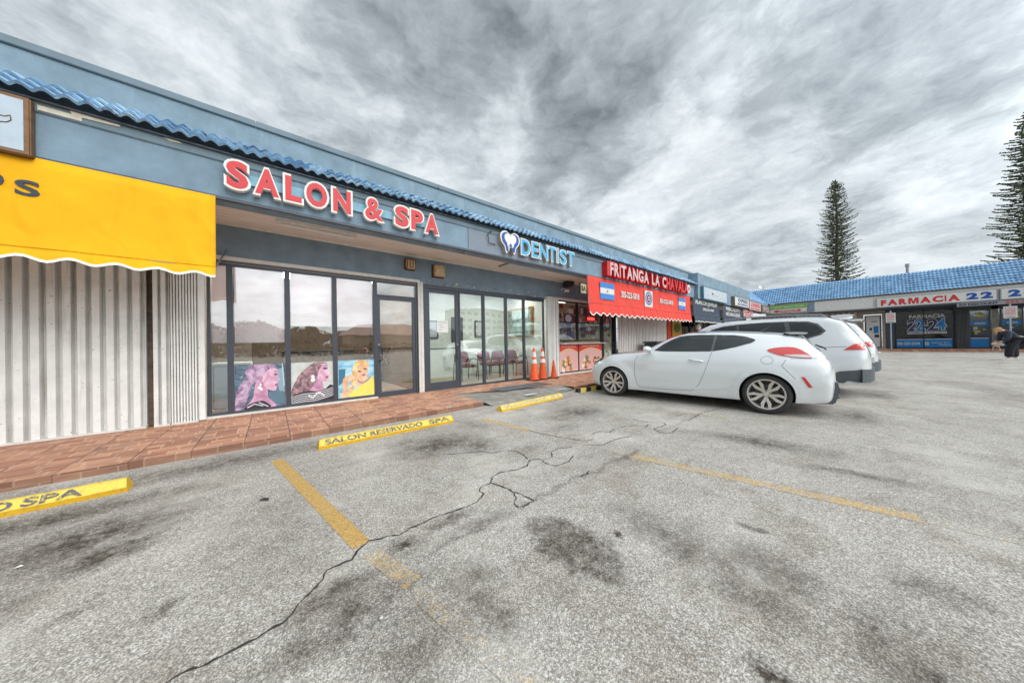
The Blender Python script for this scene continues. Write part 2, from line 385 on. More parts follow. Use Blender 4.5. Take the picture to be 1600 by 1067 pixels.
def stencil():
    m, t = newmat('stencil_paint'); p = t.pos()
    k = t.ramp(t.noise(p, 40, 5, .7), .5, .62, 0, .7)
    c = t.mix(k, S(88, 92, 96), S(226, 198, 96))
    out(t, t.n('ShaderNodeBsdfPrincipled', {'Base Color': c, 'Roughness': .8}).outputs[0])
    m, t = newmat('stencil_faded'); p = t.pos()
    k = t.ramp(t.noise(p, 40, 5, .7), .42, .56, 0, .8)
    c = t.mix(k, S(132, 128, 116), S(224, 206, 150))
    out(t, t.n('ShaderNodeBsdfPrincipled', {'Base Color': c, 'Roughness': .8}).outputs[0])
stencil()
def blind_mat():
    m, t = newmat('roller_blind'); p = t.pos()
    c = t.mix(t.ramp(t.noise(p, 2.5, 3, .6), .3, .7), S(232, 220, 224), S(242, 236, 238))
    d = t.n('ShaderNodeBsdfDiffuse', {'Color': c}).outputs[0]; tl = t.n('ShaderNodeBsdfTranslucent', {'Color': c}).outputs[0]
    out(t, t.n('ShaderNodeMixShader', {0: .5, 1: d, 2: tl}).outputs[0])
blind_mat()
def carpaint(name, rgb):
    m, t = newmat(name)
    out(t, t.n('ShaderNodeBsdfPrincipled', {'Base Color': rgb, 'Roughness': .06 if 'glass' in name or 'gloss' in name else .16, 'Coat Weight': .25 if name[:4] in ('tail', 'lamp') else 1.0, 'Coat Roughness': .02, 'Coat IOR': 1.3 if 'glass' in name else 1.7, 'Specular IOR Level': .35 if 'glass' in name else .7}).outputs[0])
carpaint('white_car_paint', (.72, .755, .77))
carpaint('silver_car_paint', (.50, .53, .55))
carpaint('car_glass', (.022, .027, .03))
carpaint('tail_red', (.60, .025, .015))
carpaint('tail_clear', (.62, .55, .55))
carpaint('lamp_amber', (.9, .32, .04))
carpaint('black_gloss', (.03, .03, .035))
plain('tyre', (.035, .035, .036), .8, var=.15, scale=20)
plain('rim_alloy', S(206, 200, 192), .28, .45, var=.05)
plain('cladding', S(84, 92, 98), .55, var=.08)
plain('groove', S(96, 102, 108), .6)
plain('brake', S(96, 92, 88), .5, .5)
M = MATS

# ------------------------------------------------------------------ mesh helpers
class MB:
    """collects shapes, each with a material, into one mesh object"""
    def __init__(s): s.v = []; s.f = []; s.m = []; s.slots = []
    def mi(s, mat):
        mat = M[mat] if isinstance(mat, str) else mat
        if mat not in s.slots: s.slots.append(mat)
        return s.slots.index(mat)
    def add(s, vs, fs, mat=None):
        o = len(s.v); s.v += [tuple(v) for v in vs]; k = s.mi(mat) if mat else 0
        for f in fs: s.f.append([i + o for i in f]); s.m.append(k)
        return s
    def box(s, x0, x1, y0, y1, z0, z1, mat=None, X=None):
        vs = [(x, y, z) for z in (z0, z1) for y in (y0, y1) for x in (x0, x1)]
        if X: vs = [X @ Vector(v) for v in vs]
        return s.add(vs, [(0, 2, 3, 1), (4, 5, 7, 6), (0, 1, 5, 4), (2, 6, 7, 3), (0, 4, 6, 2), (1, 3, 7, 5)], mat)
    def prism(s, pts, frame, d0, d1, mat=None):
        """polygon pts (a, b) pushed from depth d0 to d1 through frame(a, b, c)"""
        n = len(pts)
        area = sum(pts[i][0] * pts[(i + 1) % n][1] - pts[(i + 1) % n][0] * pts[i][1] for i in range(n))
        if area < 0: pts = pts[::-1]
        vs = [frame(a, b, d0) for a, b in pts] + [frame(a, b, d1) for a, b in pts]
        fs = [tuple(range(n - 1, -1, -1)), tuple(range(n, 2 * n))] + [(i, (i + 1) % n, n + (i + 1) % n, n + i) for i in range(n)]
        return s.add(vs, fs, mat)
    def tube(s, pts, r, mat=None, seg=8, cap=True):
        pts = [Vector(p) for p in pts]; rs = r if isinstance(r, (list, tuple)) else [r] * len(pts)
        rings = []; prev = None
        for i, p in enumerate(pts):
            d = (pts[min(i + 1, len(pts) - 1)] - pts[max(i - 1, 0)]).normalized()
            a = prev if prev is not None and abs(prev.dot(d)) < .95 else (Vector((0, 0, 1)) if abs(d.z) < .9 else Vector((1, 0, 0)))
            u = (a - d * a.dot(d)).normalized(); q = d.cross(u); prev = u
            rings.append([p + (u * math.cos(2 * math.pi * k / seg) + q * math.sin(2 * math.pi * k / seg)) * rs[i] for k in range(seg)])
        vs = [v for g in rings for v in g]
        fs = [(i * seg + k, i * seg + (k + 1) % seg, (i + 1) * seg + (k + 1) % seg, (i + 1) * seg + k) for i in range(len(pts) - 1) for k in range(seg)]
        if cap: fs += [tuple(range(seg - 1, -1, -1)), tuple(range((len(pts) - 1) * seg, len(pts) * seg))]
        return s.add(vs, fs, mat)
    def lathe(s, prof, X, mat=None, seg=32):
        """prof: (radius, height) turned round local z, placed by matrix X"""
        vs = []; n = len(prof)
        for k in range(seg):
            a = 2 * math.pi * k / seg
            for r, h in prof: vs.append(X @ Vector((r * math.cos(a), r * math.sin(a), h)))
        fs = [(k * n + i, ((k + 1) % seg) * n + i, ((k + 1) % seg) * n + i + 1, k * n + i + 1) for k in range(seg) for i in range(n - 1)]
        return s.add(vs, fs, mat)
    def build(s, name, parent=None, smooth=False, bevel=0.0, angle=40):
        me = bpy.data.meshes.new(name)
        off = Vector(parent.matrix_basis.translation) if (parent is not None and parent.get('_w')) else Vector((0, 0, 0))
        me.from_pydata([tuple(Vector(v) - off) for v in s.v], [], s.f)
        for mt in s.slots: me.materials.append(mt)
        me.polygons.foreach_set('material_index', s.m)
        bm = bmesh.new(); bm.from_mesh(me)
        bmesh.ops.recalc_face_normals(bm, faces=bm.faces)
        if bevel:
            es = [e for e in bm.edges if len(e.link_faces) == 2 and e.calc_face_angle(0) > R(40)]
            bmesh.ops.bevel(bm, geom=es, offset=bevel, segments=2, affect='EDGES', clamp_overlap=True)
        bm.to_mesh(me); bm.free()
        if smooth:
            me.polygons.foreach_set('use_smooth', [True] * len(me.polygons))
            try: me.set_sharp_from_angle(angle=R(angle))
            except Exception: pass
        o = bpy.data.objects.new(name, me); COL.objects.link(o)
        if parent is not None: o.parent = parent
        return o
def thing(name, label, cat, loc=(0, 0, 0), rz=0.0, group=None, world=True):
    """Empty at the thing's base; with world=True its children are given in world coordinates"""
    o = bpy.data.objects.new(name, None); COL.objects.link(o)
    o.empty_display_size = .2
    o.matrix_basis = Matrix.Translation(Vector(loc)) @ Matrix.Rotation(rz, 4, 'Z')
    o['label'] = label; o['category'] = cat
    if group: o['group'] = group
    if world and rz == 0: o['_w'] = 1
    return o
def sub(parent):
    """offset helper: children of parts inherit the same world base as the thing"""
    return parent
def tag(o, label, cat, group=None):
    o['label'] = label; o['category'] = cat
    if group: o['group'] = group
    return o
def struct(o): o['kind'] = 'structure'; return o
def child(o, part):
    """move mesh object o (built under the thing) below one of its parts"""
    o.parent = part; return o
def copy_thing(root, loc=None, rz=None, label=None):
    mp = {}
    def rec(o, par):
        c = o.copy(); COL.objects.link(c)
        if par is not None: c.parent = par
        for ch in list(o.children): rec(ch, c)
        return c
    r = rec(root, None)
    if loc is not None: r.location = loc
    if rz is not None: r.rotation_euler = (0, 0, rz)
    if label: r['label'] = label
    return r

# frames: (a right, b up, c outward) -> world
def F_main(y): return lambda a, b, c: (a, y - c, b)          # faces -Y
def F_right(x): return lambda a, b, c: (x - c, -a, b)        # faces -X ; a = -Y
def glyph(s, offset=0.0, res=3):
    cu = bpy.data.curves.new('t', 'FONT'); cu.body = s; cu.offset = offset; cu.extrude = .5; cu.resolution_u = res
    cu.space_character = 1.0
    o = bpy.data.objects.new('t', cu); COL.objects.link(o)
    bpy.context.view_layer.update()
    dg = bpy.context.evaluated_depsgraph_get()
    me = o.evaluated_get(dg).to_mesh()
    vs = [tuple(v.co) for v in me.vertices]; fs = [tuple(p.vertices) for p in me.polygons]
    o.evaluated_get(dg).to_mesh_clear()
    bpy.data.objects.remove(o); bpy.data.curves.remove(cu)
    return vs, fs
def text_into(mb, s, x0, x1, z0, z1, frame, c0, c1, mat, offset=.02, grow=0.0, shear=0.0, res=4):
    if s == 'M' and offset >= .018:
        g_ = grow; W_, H_ = x1 - x0 + 2 * g_, z1 - z0 + 2 * g_
        P = [(0, 0), (.24, 0), (.24, .62), (.41, 0), (.59, 0), (.76, .62), (.76, 0), (1, 0), (1, 1), (.68, 1), (.5, .38), (.32, 1), (0, 1)]
        mb.prism([(x0 - g_ + a * W_, z0 - g_ + b * H_) for a, b in P], frame, c0, c1, mat); return
    vs, fs = glyph(s, offset, res)
    if not vs: return
    ax = min(v[0] for v in vs); bx = max(v[0] for v in vs); ay = min(v[1] for v in vs); by = max(v[1] for v in vs)
    x0 -= grow; x1 += grow; z0 -= grow; z1 += grow
    o = [frame(x0 + (v[0] - ax) / (bx - ax) * (x1 - x0) + shear * (v[1] - ay), z0 + (v[1] - ay) / (by - ay) * (z1 - z0), c0 + (v[2] + .5) * (c1 - c0)) for v in vs]
    mb.add(o, fs, mat)
GW = {}
def gwidth(ch):
    if ch == ' ': return .32
    if ch not in GW:
        vs, _ = glyph(ch); GW[ch] = max(v[0] for v in vs) - min(v[0] for v in vs)
    return GW[ch]
def spans(s, x0, x1, gap=.1):
    ws = [gwidth(c) for c in s]; tot = sum(ws) + gap * (len(s) - 1); k = (x1 - x0) / tot; x = x0; r = []
    for c, wd in zip(s, ws):
        if c != ' ': r.append((c, x, x + wd * k))
        x += (wd + gap) * k
    return r

# ------------------------------------------------------------------ terrain
def zt(X):
    t = min(max((X - 9) / 21, 0), 1); return .24 * t * t * (3 - 2 * t)
xs = [-400, -60, -20, -10, -5, 0, 5, 9] + [9 + i * 1.05 for i in range(1, 21)] + [36, 60, 150, 600]
ys = [-500, -100, -40, -20, -10, -5, 0, 4.15, 4.5, 4.845, 8, 20, 60, 400]
def gz(x, y): return zt(x) + .026 * min(max((y - 4.15) / .695, 0), 1)
g = MB()
g.add([(x, y, gz(x, y)) for x in xs for y in ys], [(i * len(ys) + j, (i + 1) * len(ys) + j, (i + 1) * len(ys) + j + 1, i * len(ys) + j + 1) for i in range(len(xs) - 1) for j in range(len(ys) - 1)], 'asphalt')
struct(g.build('parking_lot_ground', smooth=True))

def ribbon(mb, pts, wd, z, mat, jit=0.0):
    pts = [Vector((x, y, 0)) for x, y in pts]; L = []
    for i, p in enumerate(pts):
        d = (pts[min(i + 1, len(pts) - 1)] - pts[max(i - 1, 0)]).normalized(); n = Vector((-d.y, d.x, 0))
        k = wd * (1 + random.uniform(-jit, jit)) / 2
        L.append((p + n * k, p - n * k))
    vs = [(q.x, q.y, gz(q.x, q.y) + z) for a in L for q in a]
    mb.add(vs, [(2 * i, 2 * i + 1, 2 * i + 3, 2 * i + 2) for i in range(len(pts) - 1)], mat)
def seg(a, b, n=12): return [(a[0] + (b[0] - a[0]) * i / n, a[1] + (b[1] - a[1]) * i / n) for i in range(n + 1)]
ml = MB()
ribbon(ml, seg((.03, 4.2), (.425, 2.05)), .105, .0018, 'line_paint')
ribbon(ml, seg((.45, 1.95), (.56, 1.55)), .10, .0018, 'line_paint_worn')
ribbon(ml, seg((.56, 1.5), (.85, .2)), .10, .0018, 'line_paint_faint')
ribbon(ml, seg((2.70, 4.15), (2.82, 3.1)), .11, .0018, 'line_paint_half')
ribbon(ml, seg((2.9, 2.6), (3.03, 1.67)), .11, .0018, 'line_paint_faint'); ribbon(ml, seg((3.03, 1.67), (3.415, -.18)), .125, .0018, 'line_paint_half')
ribbon(ml, seg((3.415, -.2), (3.6, -1.2)), .10, .0018, 'line_paint_faint')
ribbon(ml, seg((4.9, 3.95), (5.62, 1.5)), .09, .0018, 'line_paint_worn')
ribbon(ml, seg((5.62, 1.5), (6.5, .0)), .09, .0018, 'line_paint_faint')
ribbon(ml, seg((8.2, 4.1), (8.75, -.4)), .10, .0018, 'line_paint_worn')
ribbon(ml, seg((11.1, 4.1), (11.4, -.4)), .10, .0018, 'line_paint_worn')
for k in range(5): ribbon(ml, seg((14.0 + 2.8 * k, 4.1), (14.3 + 2.8 * k, -.2)), .10, .0018, 'line_paint_worn')
struct(ml.build('parking_bay_markings'))

CR = [[(-.75, 1.66), (-.6, 1.70), (-.5, 1.675), (-.381, 1.684), (-.322, 1.697), (-.256, 1.706), (-.211, 1.691), (-.123, 1.698), (-.067, 1.697), (-.027, 1.712), (.023, 1.713), (.06, 1.745), (.09, 1.794), (.126, 1.818), (.164, 1.852), (.201, 1.893), (.224, 1.95), (.289, 1.953), (.35, 1.95), (.387, 2.009), (.469, 2.069), (.533, 2.035), (.59, 2.026), (.641, 1.992), (.731, 2.021), (.816, 2.019), (.892, 2.029), (.999, 2.015), (1.112, 2.001), (1.217, 1.998), (1.309, 2.037), (1.356, 2.072), (1.348, 2.132), (1.409, 2.189), (1.511, 2.188), (1.588, 2.278), (1.709, 2.308), (1.841, 2.248), (1.993, 2.241), (2.115, 2.337), (2.213, 2.292), (2.18, 2.153), (2.21, 2.048), (2.378, 2.034), (2.55, 2.1)],
      [(1.50, 2.2), (1.532, 2.12), (1.557, 2.003), (1.554, 1.951), (1.522, 1.85), (1.451, 1.794), (1.44, 1.723)], [(1.56, 1.93), (1.584, 1.847), (1.594, 1.715), (1.467, 1.713)],
      [(1.5, 3.1), (1.731, 2.961), (1.861, 2.91), (1.936, 2.776), (2.101, 2.727), (2.171, 2.63), (2.16, 2.477), (2.117, 2.364)],
      [(2.79, 3.2), (2.834, 3.091), (2.851, 2.888), (2.888, 2.737), (2.942, 2.575), (2.993, 2.42), (3.042, 2.303), (3.193, 2.29)],
      [(2.918, 2.239), (3.007, 2.159), (3.095, 2.079), (3.344, 2.099), (3.488, 2.073), (3.641, 2.021)],
      [(3.346, 2.431), (3.524, 2.427), (3.576, 2.304), (3.765, 2.359), (3.976, 2.327), (4.159, 2.242), (4.185, 2.105), (4.326, 2.144)],
      [(4.432, 2.454), (4.421, 2.253), (4.581, 2.025), (4.494, 1.958), (4.329, 1.971), (4.17, 1.983), (4.048, 1.844), (4.163, 1.738), (4.461, 1.78)],
      [(5.144, 2.079), (5.401, 2.023)], [(4.956, 1.83), (5.564, 1.867), (6.051, 1.808), (6.47, 1.742), (7.4, 1.75)], [(2.356, 2.239), (2.456, 2.348), (2.595, 2.367), (2.758, 2.292)],
      [(2.2, 1.74), (2.3, 1.73), (2.36, 1.76)]]
plain('crack_dark', (.045, .04, .036), .95, var=.3, scale=40)
mc = MB()
for k, c in enumerate(CR):
    pts = []
    for i in range(len(c) - 1):
        n = max(2, int((Vector(c[i + 1]) - Vector(c[i])).length / .022))
        for j in range(n):
            f = j / n; a = .006 if 0 < j else 0
            pts.append((c[i][0] + (c[i + 1][0] - c[i][0]) * f + random.uniform(-a, a), c[i][1] + (c[i + 1][1] - c[i][1]) * f + random.uniform(-a, a)))
    pts.append(c[-1])
    ribbon(mc, pts, .0105 if k == 0 else .011, .0025, 'crack_dark', .65)
struct(mc.build('pavement_cracks'))

# sidewalk: tiled top with kerb face, a worn ramp cut into its edge
KH = .105; KY = 4.845; YW = 6.88
def kerb_y(x):
    return KY
sw = MB(); sx = [-9, -5, -3, 0, 3.2] + [5.75, 7, 9, 12, 15, 18, 21, 24, 27, 30, 31.2]
def strip(xs, y0, y1):
    vs = []; n = len(xs)
    for x in xs: vs += [(x, y0, zt(x) - .05), (x, y0, zt(x) + KH), (x, y1, zt(x) + KH)]
    sw.add(vs, [(3 * i, 3 * i + 3, 3 * i + 4, 3 * i + 1) for i in range(n - 1)] + [(3 * i + 1, 3 * i + 4, 3 * i + 5, 3 * i + 2) for i in range(n - 1)], 'terracotta_tile')
strip([-9, -5, -3, 0, 3.2], KY, 7.2)
strip([5.95, 7, 9, 12, 15, 18, 21, 24, 27, 30, 31.2], KY, 7.2)
sw.add([(3.2, 6.1, KH), (5.95, 5.25, KH), (5.95, 7.2, KH), (3.2, 7.2, KH)], [(0, 1, 2, 3)], 'terracotta_tile')
struct(sw.build('sidewalk'))
rp = MB()
plain('ramp_cement', S(138, 134, 126), .95, var=.3, scale=5, bump=.7, bscale=60, spots=.7, streak=.0)
rv = [(3.2, 6.1, KH), (3.2, 4.9, KH), (3.35, 4.72, .022), (4.2, 5.65, KH - .01), (4.3, 4.75, .026), (5.1, 5.45, KH - .012), (5.2, 4.78, .034), (5.95, 5.25, KH), (5.95, 4.84, .05), (3.2, 4.84, KH)]
rp.add(rv, [(0, 1, 3), (1, 2, 4, 3), (3, 4, 6, 5), (5, 6, 8, 7)], 'ramp_cement')
struct(rp.build('worn_ramp'))
wp = MB()
plain('white_spill', S(205, 205, 200), .9, var=.25, scale=14)
for cx, cy, rx, ry in ((3.55, 4.83, .2, .035), (4.55, 4.95, .22, .05), (5.6, 4.93, .18, .04), (2.5, 4.9, .07, .03)):
    P = [(cx + rx * math.cos(a) * random.uniform(.7, 1.15), cy + ry * math.sin(a) * random.uniform(.7, 1.2)) for a in [i * math.pi / 7 for i in range(14)]]
    zz = KH + .003 if cx < 3 else (.035 + (cy - 4.75) * .12)
    wp.add([(x, y, zz + .004 + (.0 if cx < 3 else .10 * max(0, y - cy) + .012)) for x, y in P], [tuple(range(14))], 'white_spill')
struct(wp.build('spilt_cement'))
# sidewalk in front of the far wing
s2 = MB()
s2.box(31.2, 33.3, -30, 6.9, .1, zt(31) + .135, 'terracotta_tile')
struct(s2.build('far_sidewalk', bevel=.02))

# ================================================================== main row of shops (faces -Y)
FM = F_main
bld = thing('shop_row', 'long blue grey stucco strip mall row with blue barrel tile eave along the sidewalk', 'building', (3, 7, 0))
YF, YP = 5.6, 5.85
PT = 4.66
m = MB()
m.box(-9, 26.0, YP, YP + .25, 3.4, PT - .09, 'stucco_parapet'); m.build('parapet', bld, bevel=.01)
m = MB()
for i in range(12):
    x0 = -9 + i * 2.95; m.box(x0, min(26.03, x0 + 2.945), YP - .03, YP + .3, PT - .09, PT, 'stucco_cap')
m.build('parapet_cap', bld, bevel=.006)
m = MB()
m.box(-9, 3.37, YF, YP + .1, 3.31, 3.90, 'stucco_fascia')
m.box(3.372, 6.45, YF - .006, YP + .1, 3.31, 3.90, 'panel_grey')
m.box(6.452, 16.3, YF, YP + .1, 3.31, 3.90, 'stucco_fascia')
m.box(16.3, 31.5, YF - .16, YP + .1, 3.25, 3.98, 'stucco_fascia')
m.box(16.302, 26.0, YF - .158, YP + .12, 3.98, PT - .12, 'stucco_parapet')
m.box(-9, 16.3, YF - .022, YF + .02, 3.80, 3.915, 'stucco_cap')
m.build('fascia', bld, bevel=.008)
m = MB()
m.box(-9, 31.5, YF - .012, YF + .05, 3.285, 3.325, 'frame_dark'); m.build('drip_edge', bld)
m = MB()
m.box(-1.9, -1.62, YF - .03, YF + .0, 3.82, 3.87, 'peeling_plaster')
m.prism([(-1.70, 3.905), (-1.35, 3.90), (-1.36, 3.875), (-1.5, 3.868), (-1.68, 3.86)], FM(YF), .024, .034, 'peeling_plaster')
m.prism([(-1.02, 3.90), (-.9, 3.905), (-.86, 3.885), (-.96, 3.872)], FM(YF), .024, .034, 'peeling_plaster')
m.prism([(-1.92, 3.93), (-1.2, 3.93), (-1.2, 3.905), (-1.92, 3.895)], FM(YF), .024, .03, 'bare_wood')
m.build('peeling_patch', bld)
m = MB()
m.box(-9, 31.5, YF + .02, YW + .05, 3.36, 3.40, 'soffit_boards')
m.build('soffit', bld)
m = MB()
m.box(-9, 31.5, YW - .02, YW + .0, 3.325, 3.365, 'trim_white'); m.build('soffit_moulding', bld)
# barrel tiles on the eave: one lofted sheet per course
def tiles(mb, a0, a1, period, courses, eave, slope_dir, up_len, frame, mat, amp=.035, lift=.022, seg=8):
    """courses of S tiles; eave: (outward c, height) of the lower edge; slope_dir unit (c, h)"""
    n = int(round((a1 - a0) / period)); nu = n * seg
    cl = up_len / courses
    nc, nh = -slope_dir[1], slope_dir[0]
    nrm = (abs(slope_dir[1]), abs(slope_dir[0]))
    for k in range(courses):
        vs = []
        jit = [random.uniform(-.008, .008) for _ in range(n + 1)]
        for j, (tt, hh) in enumerate(((0, lift + .012), (0, lift + .03), (.5, lift + .016), (1.12, .006))):
            for i in range(nu + 1):
                ph = i / seg; fr = ph % 1
                wv = (math.cos(2 * math.pi * fr) * .5 + .5) ** .8 * amp * 2
                if j == 0: wv -= .014
                d = (k + tt) * cl + (jit[min(n, int(ph))] if j < 2 else 0)
                o = wv + hh
                c = eave[0] + slope_dir[0] * d + nrm[0] * o
                h = eave[1] + slope_dir[1] * d + nrm[1] * o
                vs.append(frame(a0 + i * period / seg, h, c))
        row = nu + 1
        mb.add(vs, [(j * row + i, j * row + i + 1, (j + 1) * row + i + 1, (j + 1) * row + i) for j in range(3) for i in range(nu)], mat)
m = MB()
L = math.hypot(.37, .30)
tiles(m, -9, 16.2, .138, 3, (.115, 3.925), (-.37 / L, .30 / L), L, FM(YF), 'roof_tile_blue', amp=.021)
m.box(-9, 16.2, YF - .06, YP, 3.905, 3.925, 'frame_dark')
m.build('tile_eave', bld, smooth=True, angle=60)
# corner mansard toward the far wing
m = MB()
tiles(m, 26.0, 32.8, .27, 7, (.05, 3.96), (-.707, .707), 2.0, FM(YF), 'roof_tile_blue_far')
m.build('corner_tiles', bld, smooth=True, angle=60)
m = MB(); m.box(-9, 33, YP + .2, 22, 4.1, 4.2, 'roof_felt'); m.build('roof', bld)
# front wall: lintel band, piers
m = MB()
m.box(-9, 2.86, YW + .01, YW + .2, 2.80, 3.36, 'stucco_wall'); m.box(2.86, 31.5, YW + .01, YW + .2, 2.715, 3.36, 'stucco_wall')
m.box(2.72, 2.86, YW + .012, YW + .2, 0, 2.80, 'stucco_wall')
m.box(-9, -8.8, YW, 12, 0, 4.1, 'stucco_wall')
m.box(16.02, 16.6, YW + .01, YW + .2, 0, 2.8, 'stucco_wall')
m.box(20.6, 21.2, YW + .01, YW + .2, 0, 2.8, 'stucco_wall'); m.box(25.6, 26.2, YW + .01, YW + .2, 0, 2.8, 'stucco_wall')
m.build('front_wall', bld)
# rooms behind the glass
def room(x0, x1, y1, wallm, floorm='interior_floor', h=2.95, name='shop_interior', back=None):
    m = MB(); e = .02
    y0 = YW + .21
    vs = lambda a: a
    m.add([(x0, y1, KH), (x1, y1, KH), (x1, y1, h), (x0, y1, h)], [(0, 1, 2, 3)], back or wallm)
    m.add([(x0, y0, KH), (x0, y1, KH), (x0, y1, h), (x0, y0, h)], [(0, 1, 2, 3)], wallm)
    m.add([(x1, y0, KH), (x1, y1, KH), (x1, y1, h), (x1, y0, h)], [(0, 1, 2, 3)], wallm)
    m.add([(x0, y0, h), (x1, y0, h), (x1, y1, h), (x0, y1, h)], [(0, 1, 2, 3)], 'interior_ceiling')
    m.add([(x0, YW, KH + .004), (x1, YW, KH + .004), (x1, y1, KH + .004), (x0, y1, KH + .004)], [(0, 1, 2, 3)], floorm)
    return m.build(name, bld)
plain('interior_brown', S(128, 108, 92), .85, var=.2, scale=2)
room(-.86, 2.74, 11.5, 'interior_brown')
room(2.84, 7.3, 9.4, 'interior_wall')
room(7.7, 11.1, 9.5, 'interior_tan')
room(16.6, 20.6, 9, 'dark_void'); room(21.2, 25.6, 9, 'dark_void'); room(26.2, 31.4, 9, 'dark_void')
for (x0, x1, y0, y1) in ((1.55, 2.15, 7.9, 8.5), (1.55, 2.15, 9.3, 9.9), (4.2, 5.4, 7.6, 8.2), (6.0, 7.0, 7.8, 8.4), (-.3, .5, 8.4, 9.0), (8.6, 9.8, 7.8, 8.4), (.2, .8, 7.6, 8.2), (-.7, -.1, 7.6, 8.2), (.9, 1.4, 7.6, 8.2)):
    m = MB(); m.box(x0, x1, y0, y1, 2.925, 2.945, 'panel_light' if x1 < 2.7 else 'office_light'); m.build('ceiling_light', bld)  # panels behind the blinds are unseen, added to make the blinds glow

# ---- storefront frames: a part per window, its pane a sub-part
def window(x0, x1, z0, z1, fr=.045, y=YW + .02, d=.07, frm='frame_dark', gl=M_glass, name='window', lab=None):
    m = MB()
    m.box(x0, x0 + fr, y, y + d, z0, z1, frm); m.box(x1 - fr, x1, y, y + d, z0, z1, frm)
    m.box(x0 + fr, x1 - fr, y + .004, y + d, z1 - fr, z1, frm); m.box(x0 + fr, x1 - fr, y + .004, y + d, z0, z0 + fr, frm)
    f = m.build(name, bld, bevel=.003)
    p = MB(); yy = y + d * .55
    p.box(x0 + fr - .005, x1 - fr + .005, yy, yy + .008, z0 + fr - .005, z1 - fr + .005, gl)
    o = p.build('pane', bld); o.parent = f
    if lab: f['label'] = lab
    return f
def addsub(mb, name, part, **k):
    o = mb.build(name, bld, **k); o.parent = part; return o
WIN = [(-.82, -.545), (-.545, .235), (.235, 1.0), (1.0, 1.775)]
for i, (a, b) in enumerate(WIN):
    f = window(a, b, .135, 2.69, .04)
    zb = (1.36, 1.36, 1.67, 1.67)[i]
    m = MB(); m.box(a + .05, b - .05, YW + .115, YW + .12, zb, 2.66, 'roller_blind'); m.box(a + .05, b - .05, YW + .110, YW + .127, zb - .02, zb, 'white_paint')
    addsub(m, 'roller_blind', f)
window(1.775, 2.70, 2.34, 2.69, .04, name='transom_window')
def door(x0, x1, z0, z1, stile, hinge_right=True, frm='frame_dark', bar=None, handle_side=1, low=.14):
    y = YW + .03
    m = MB()
    m.box(x0, x0 + stile, y, y + .05, z0, z1, frm); m.box(x1 - stile, x1, y, y + .05, z0, z1, frm)
    m.box(x0 + stile, x1 - stile, y + .003, y + .05, z1 - stile, z1, frm); m.box(x0 + stile, x1 - stile, y + .003, y + .05, z0, z0 + low, frm)
    f = m.build('door', bld, bevel=.003)
    p = MB(); p.box(x0 + stile - .005, x1 - stile + .005, y + .022, y + .03, z0 + low - .005, z1 - stile + .005, M_glass); addsub(p, 'pane', f)
    b = MB(); zb = bar or 1.12
    b.tube([(x0 + .03, y + .06, zb), (x1 - .03, y + .06, zb)], .012, 'frame_black'); addsub(b, 'push_bar', f)
    hx = x1 - stile / 2 if handle_side > 0 else x0 + stile / 2
    h = MB(); dx = -.05 * handle_side
    h.tube([(hx, y, zb + .04), (hx + dx * .3, y - .05, zb + .04), (hx + dx, y - .06, zb), (hx + dx, y - .06, zb - .22), (hx + dx * .3, y - .05, zb - .27), (hx, y, zb - .27)], .011, 'frame_black'); addsub(h, 'handle', f)
    k = MB(); k.lathe([(0, 0), (.02, 0), (.02, .012), (0, .012)], Matrix.Translation((hx, y, zb + .1)) @ Matrix.Rotation(R(90), 4, 'X'), 'metal_grey', 12); addsub(k, 'lock', f)
    return f
door(1.80, 2.66, KH + .01, 2.335, .07, bar=1.17, handle_side=-1, low=.10)
m = MB(); m.box(1.775, 1.80, YW + .015, YW + .1, KH, 2.34, 'frame_dark'); m.box(2.662, 2.70, YW + .015, YW + .1, KH, 2.34, 'frame_dark'); m.build('door_frame', bld)
door(2.93, 3.83, KH + .01, 2.63, .095, bar=1.14, handle_side=1, low=.19)
m = MB(); m.box(2.86, 2.928, YW + .01, YW + .1, KH, 2.70, 'frame_dark'); m.box(2.93, 7.02, YW + .01, YW + .1, 2.632, 2.72, 'frame_dark'); m.build('door_frame', bld)
for a, b in ((3.835, 4.62), (4.62, 5.42), (5.42, 6.13), (6.13, 7.02)): window(a, b, .115, 2.63, .04)
# white moulding over and beside the salon front, sill below
m = MB()
m.box(-.9, 2.72, YW - .03, YW + .05, 2.735, 2.80, 'trim_white'); m.box(2.72, 2.775, YW - .03, YW + .04, KH, 2.80, 'trim_white'); m.box(2.785, 2.85, YW - .018, YW + .04, KH, 2.76, 'trim_white')
m.box(-.9, 2.70, YW + .016, YW + .11, 2.692, 2.733, 'frame_dark')
m.build('storefront_trim', bld, bevel=.004)
m = MB(); m.box(-.84, 1.79, YW - .04, YW + .1, KH - .01, KH + .032, 'trim_white'); m.build('window_sill', bld, bevel=.004)
m = MB()
for k in range(70):
    x = 2.95 + random.random() ** 1.2 * 4.0; z = 2.735 + random.random() ** 2 * .12; rr = random.uniform(.006, .034)
    m.prism([(x + rr * 1.5 * math.cos(a) * random.uniform(.6, 1.2), z + rr * .5 * math.sin(a) * random.uniform(.2, 1.3)) for a in [i * math.pi / 5 for i in range(10)]], FM(YW + .01), .0, .002 + .0001 * k, ('peeling_plaster', 'panel_grey', 'bare_wood')[k % 3])
m.build('peeling_paint', bld)

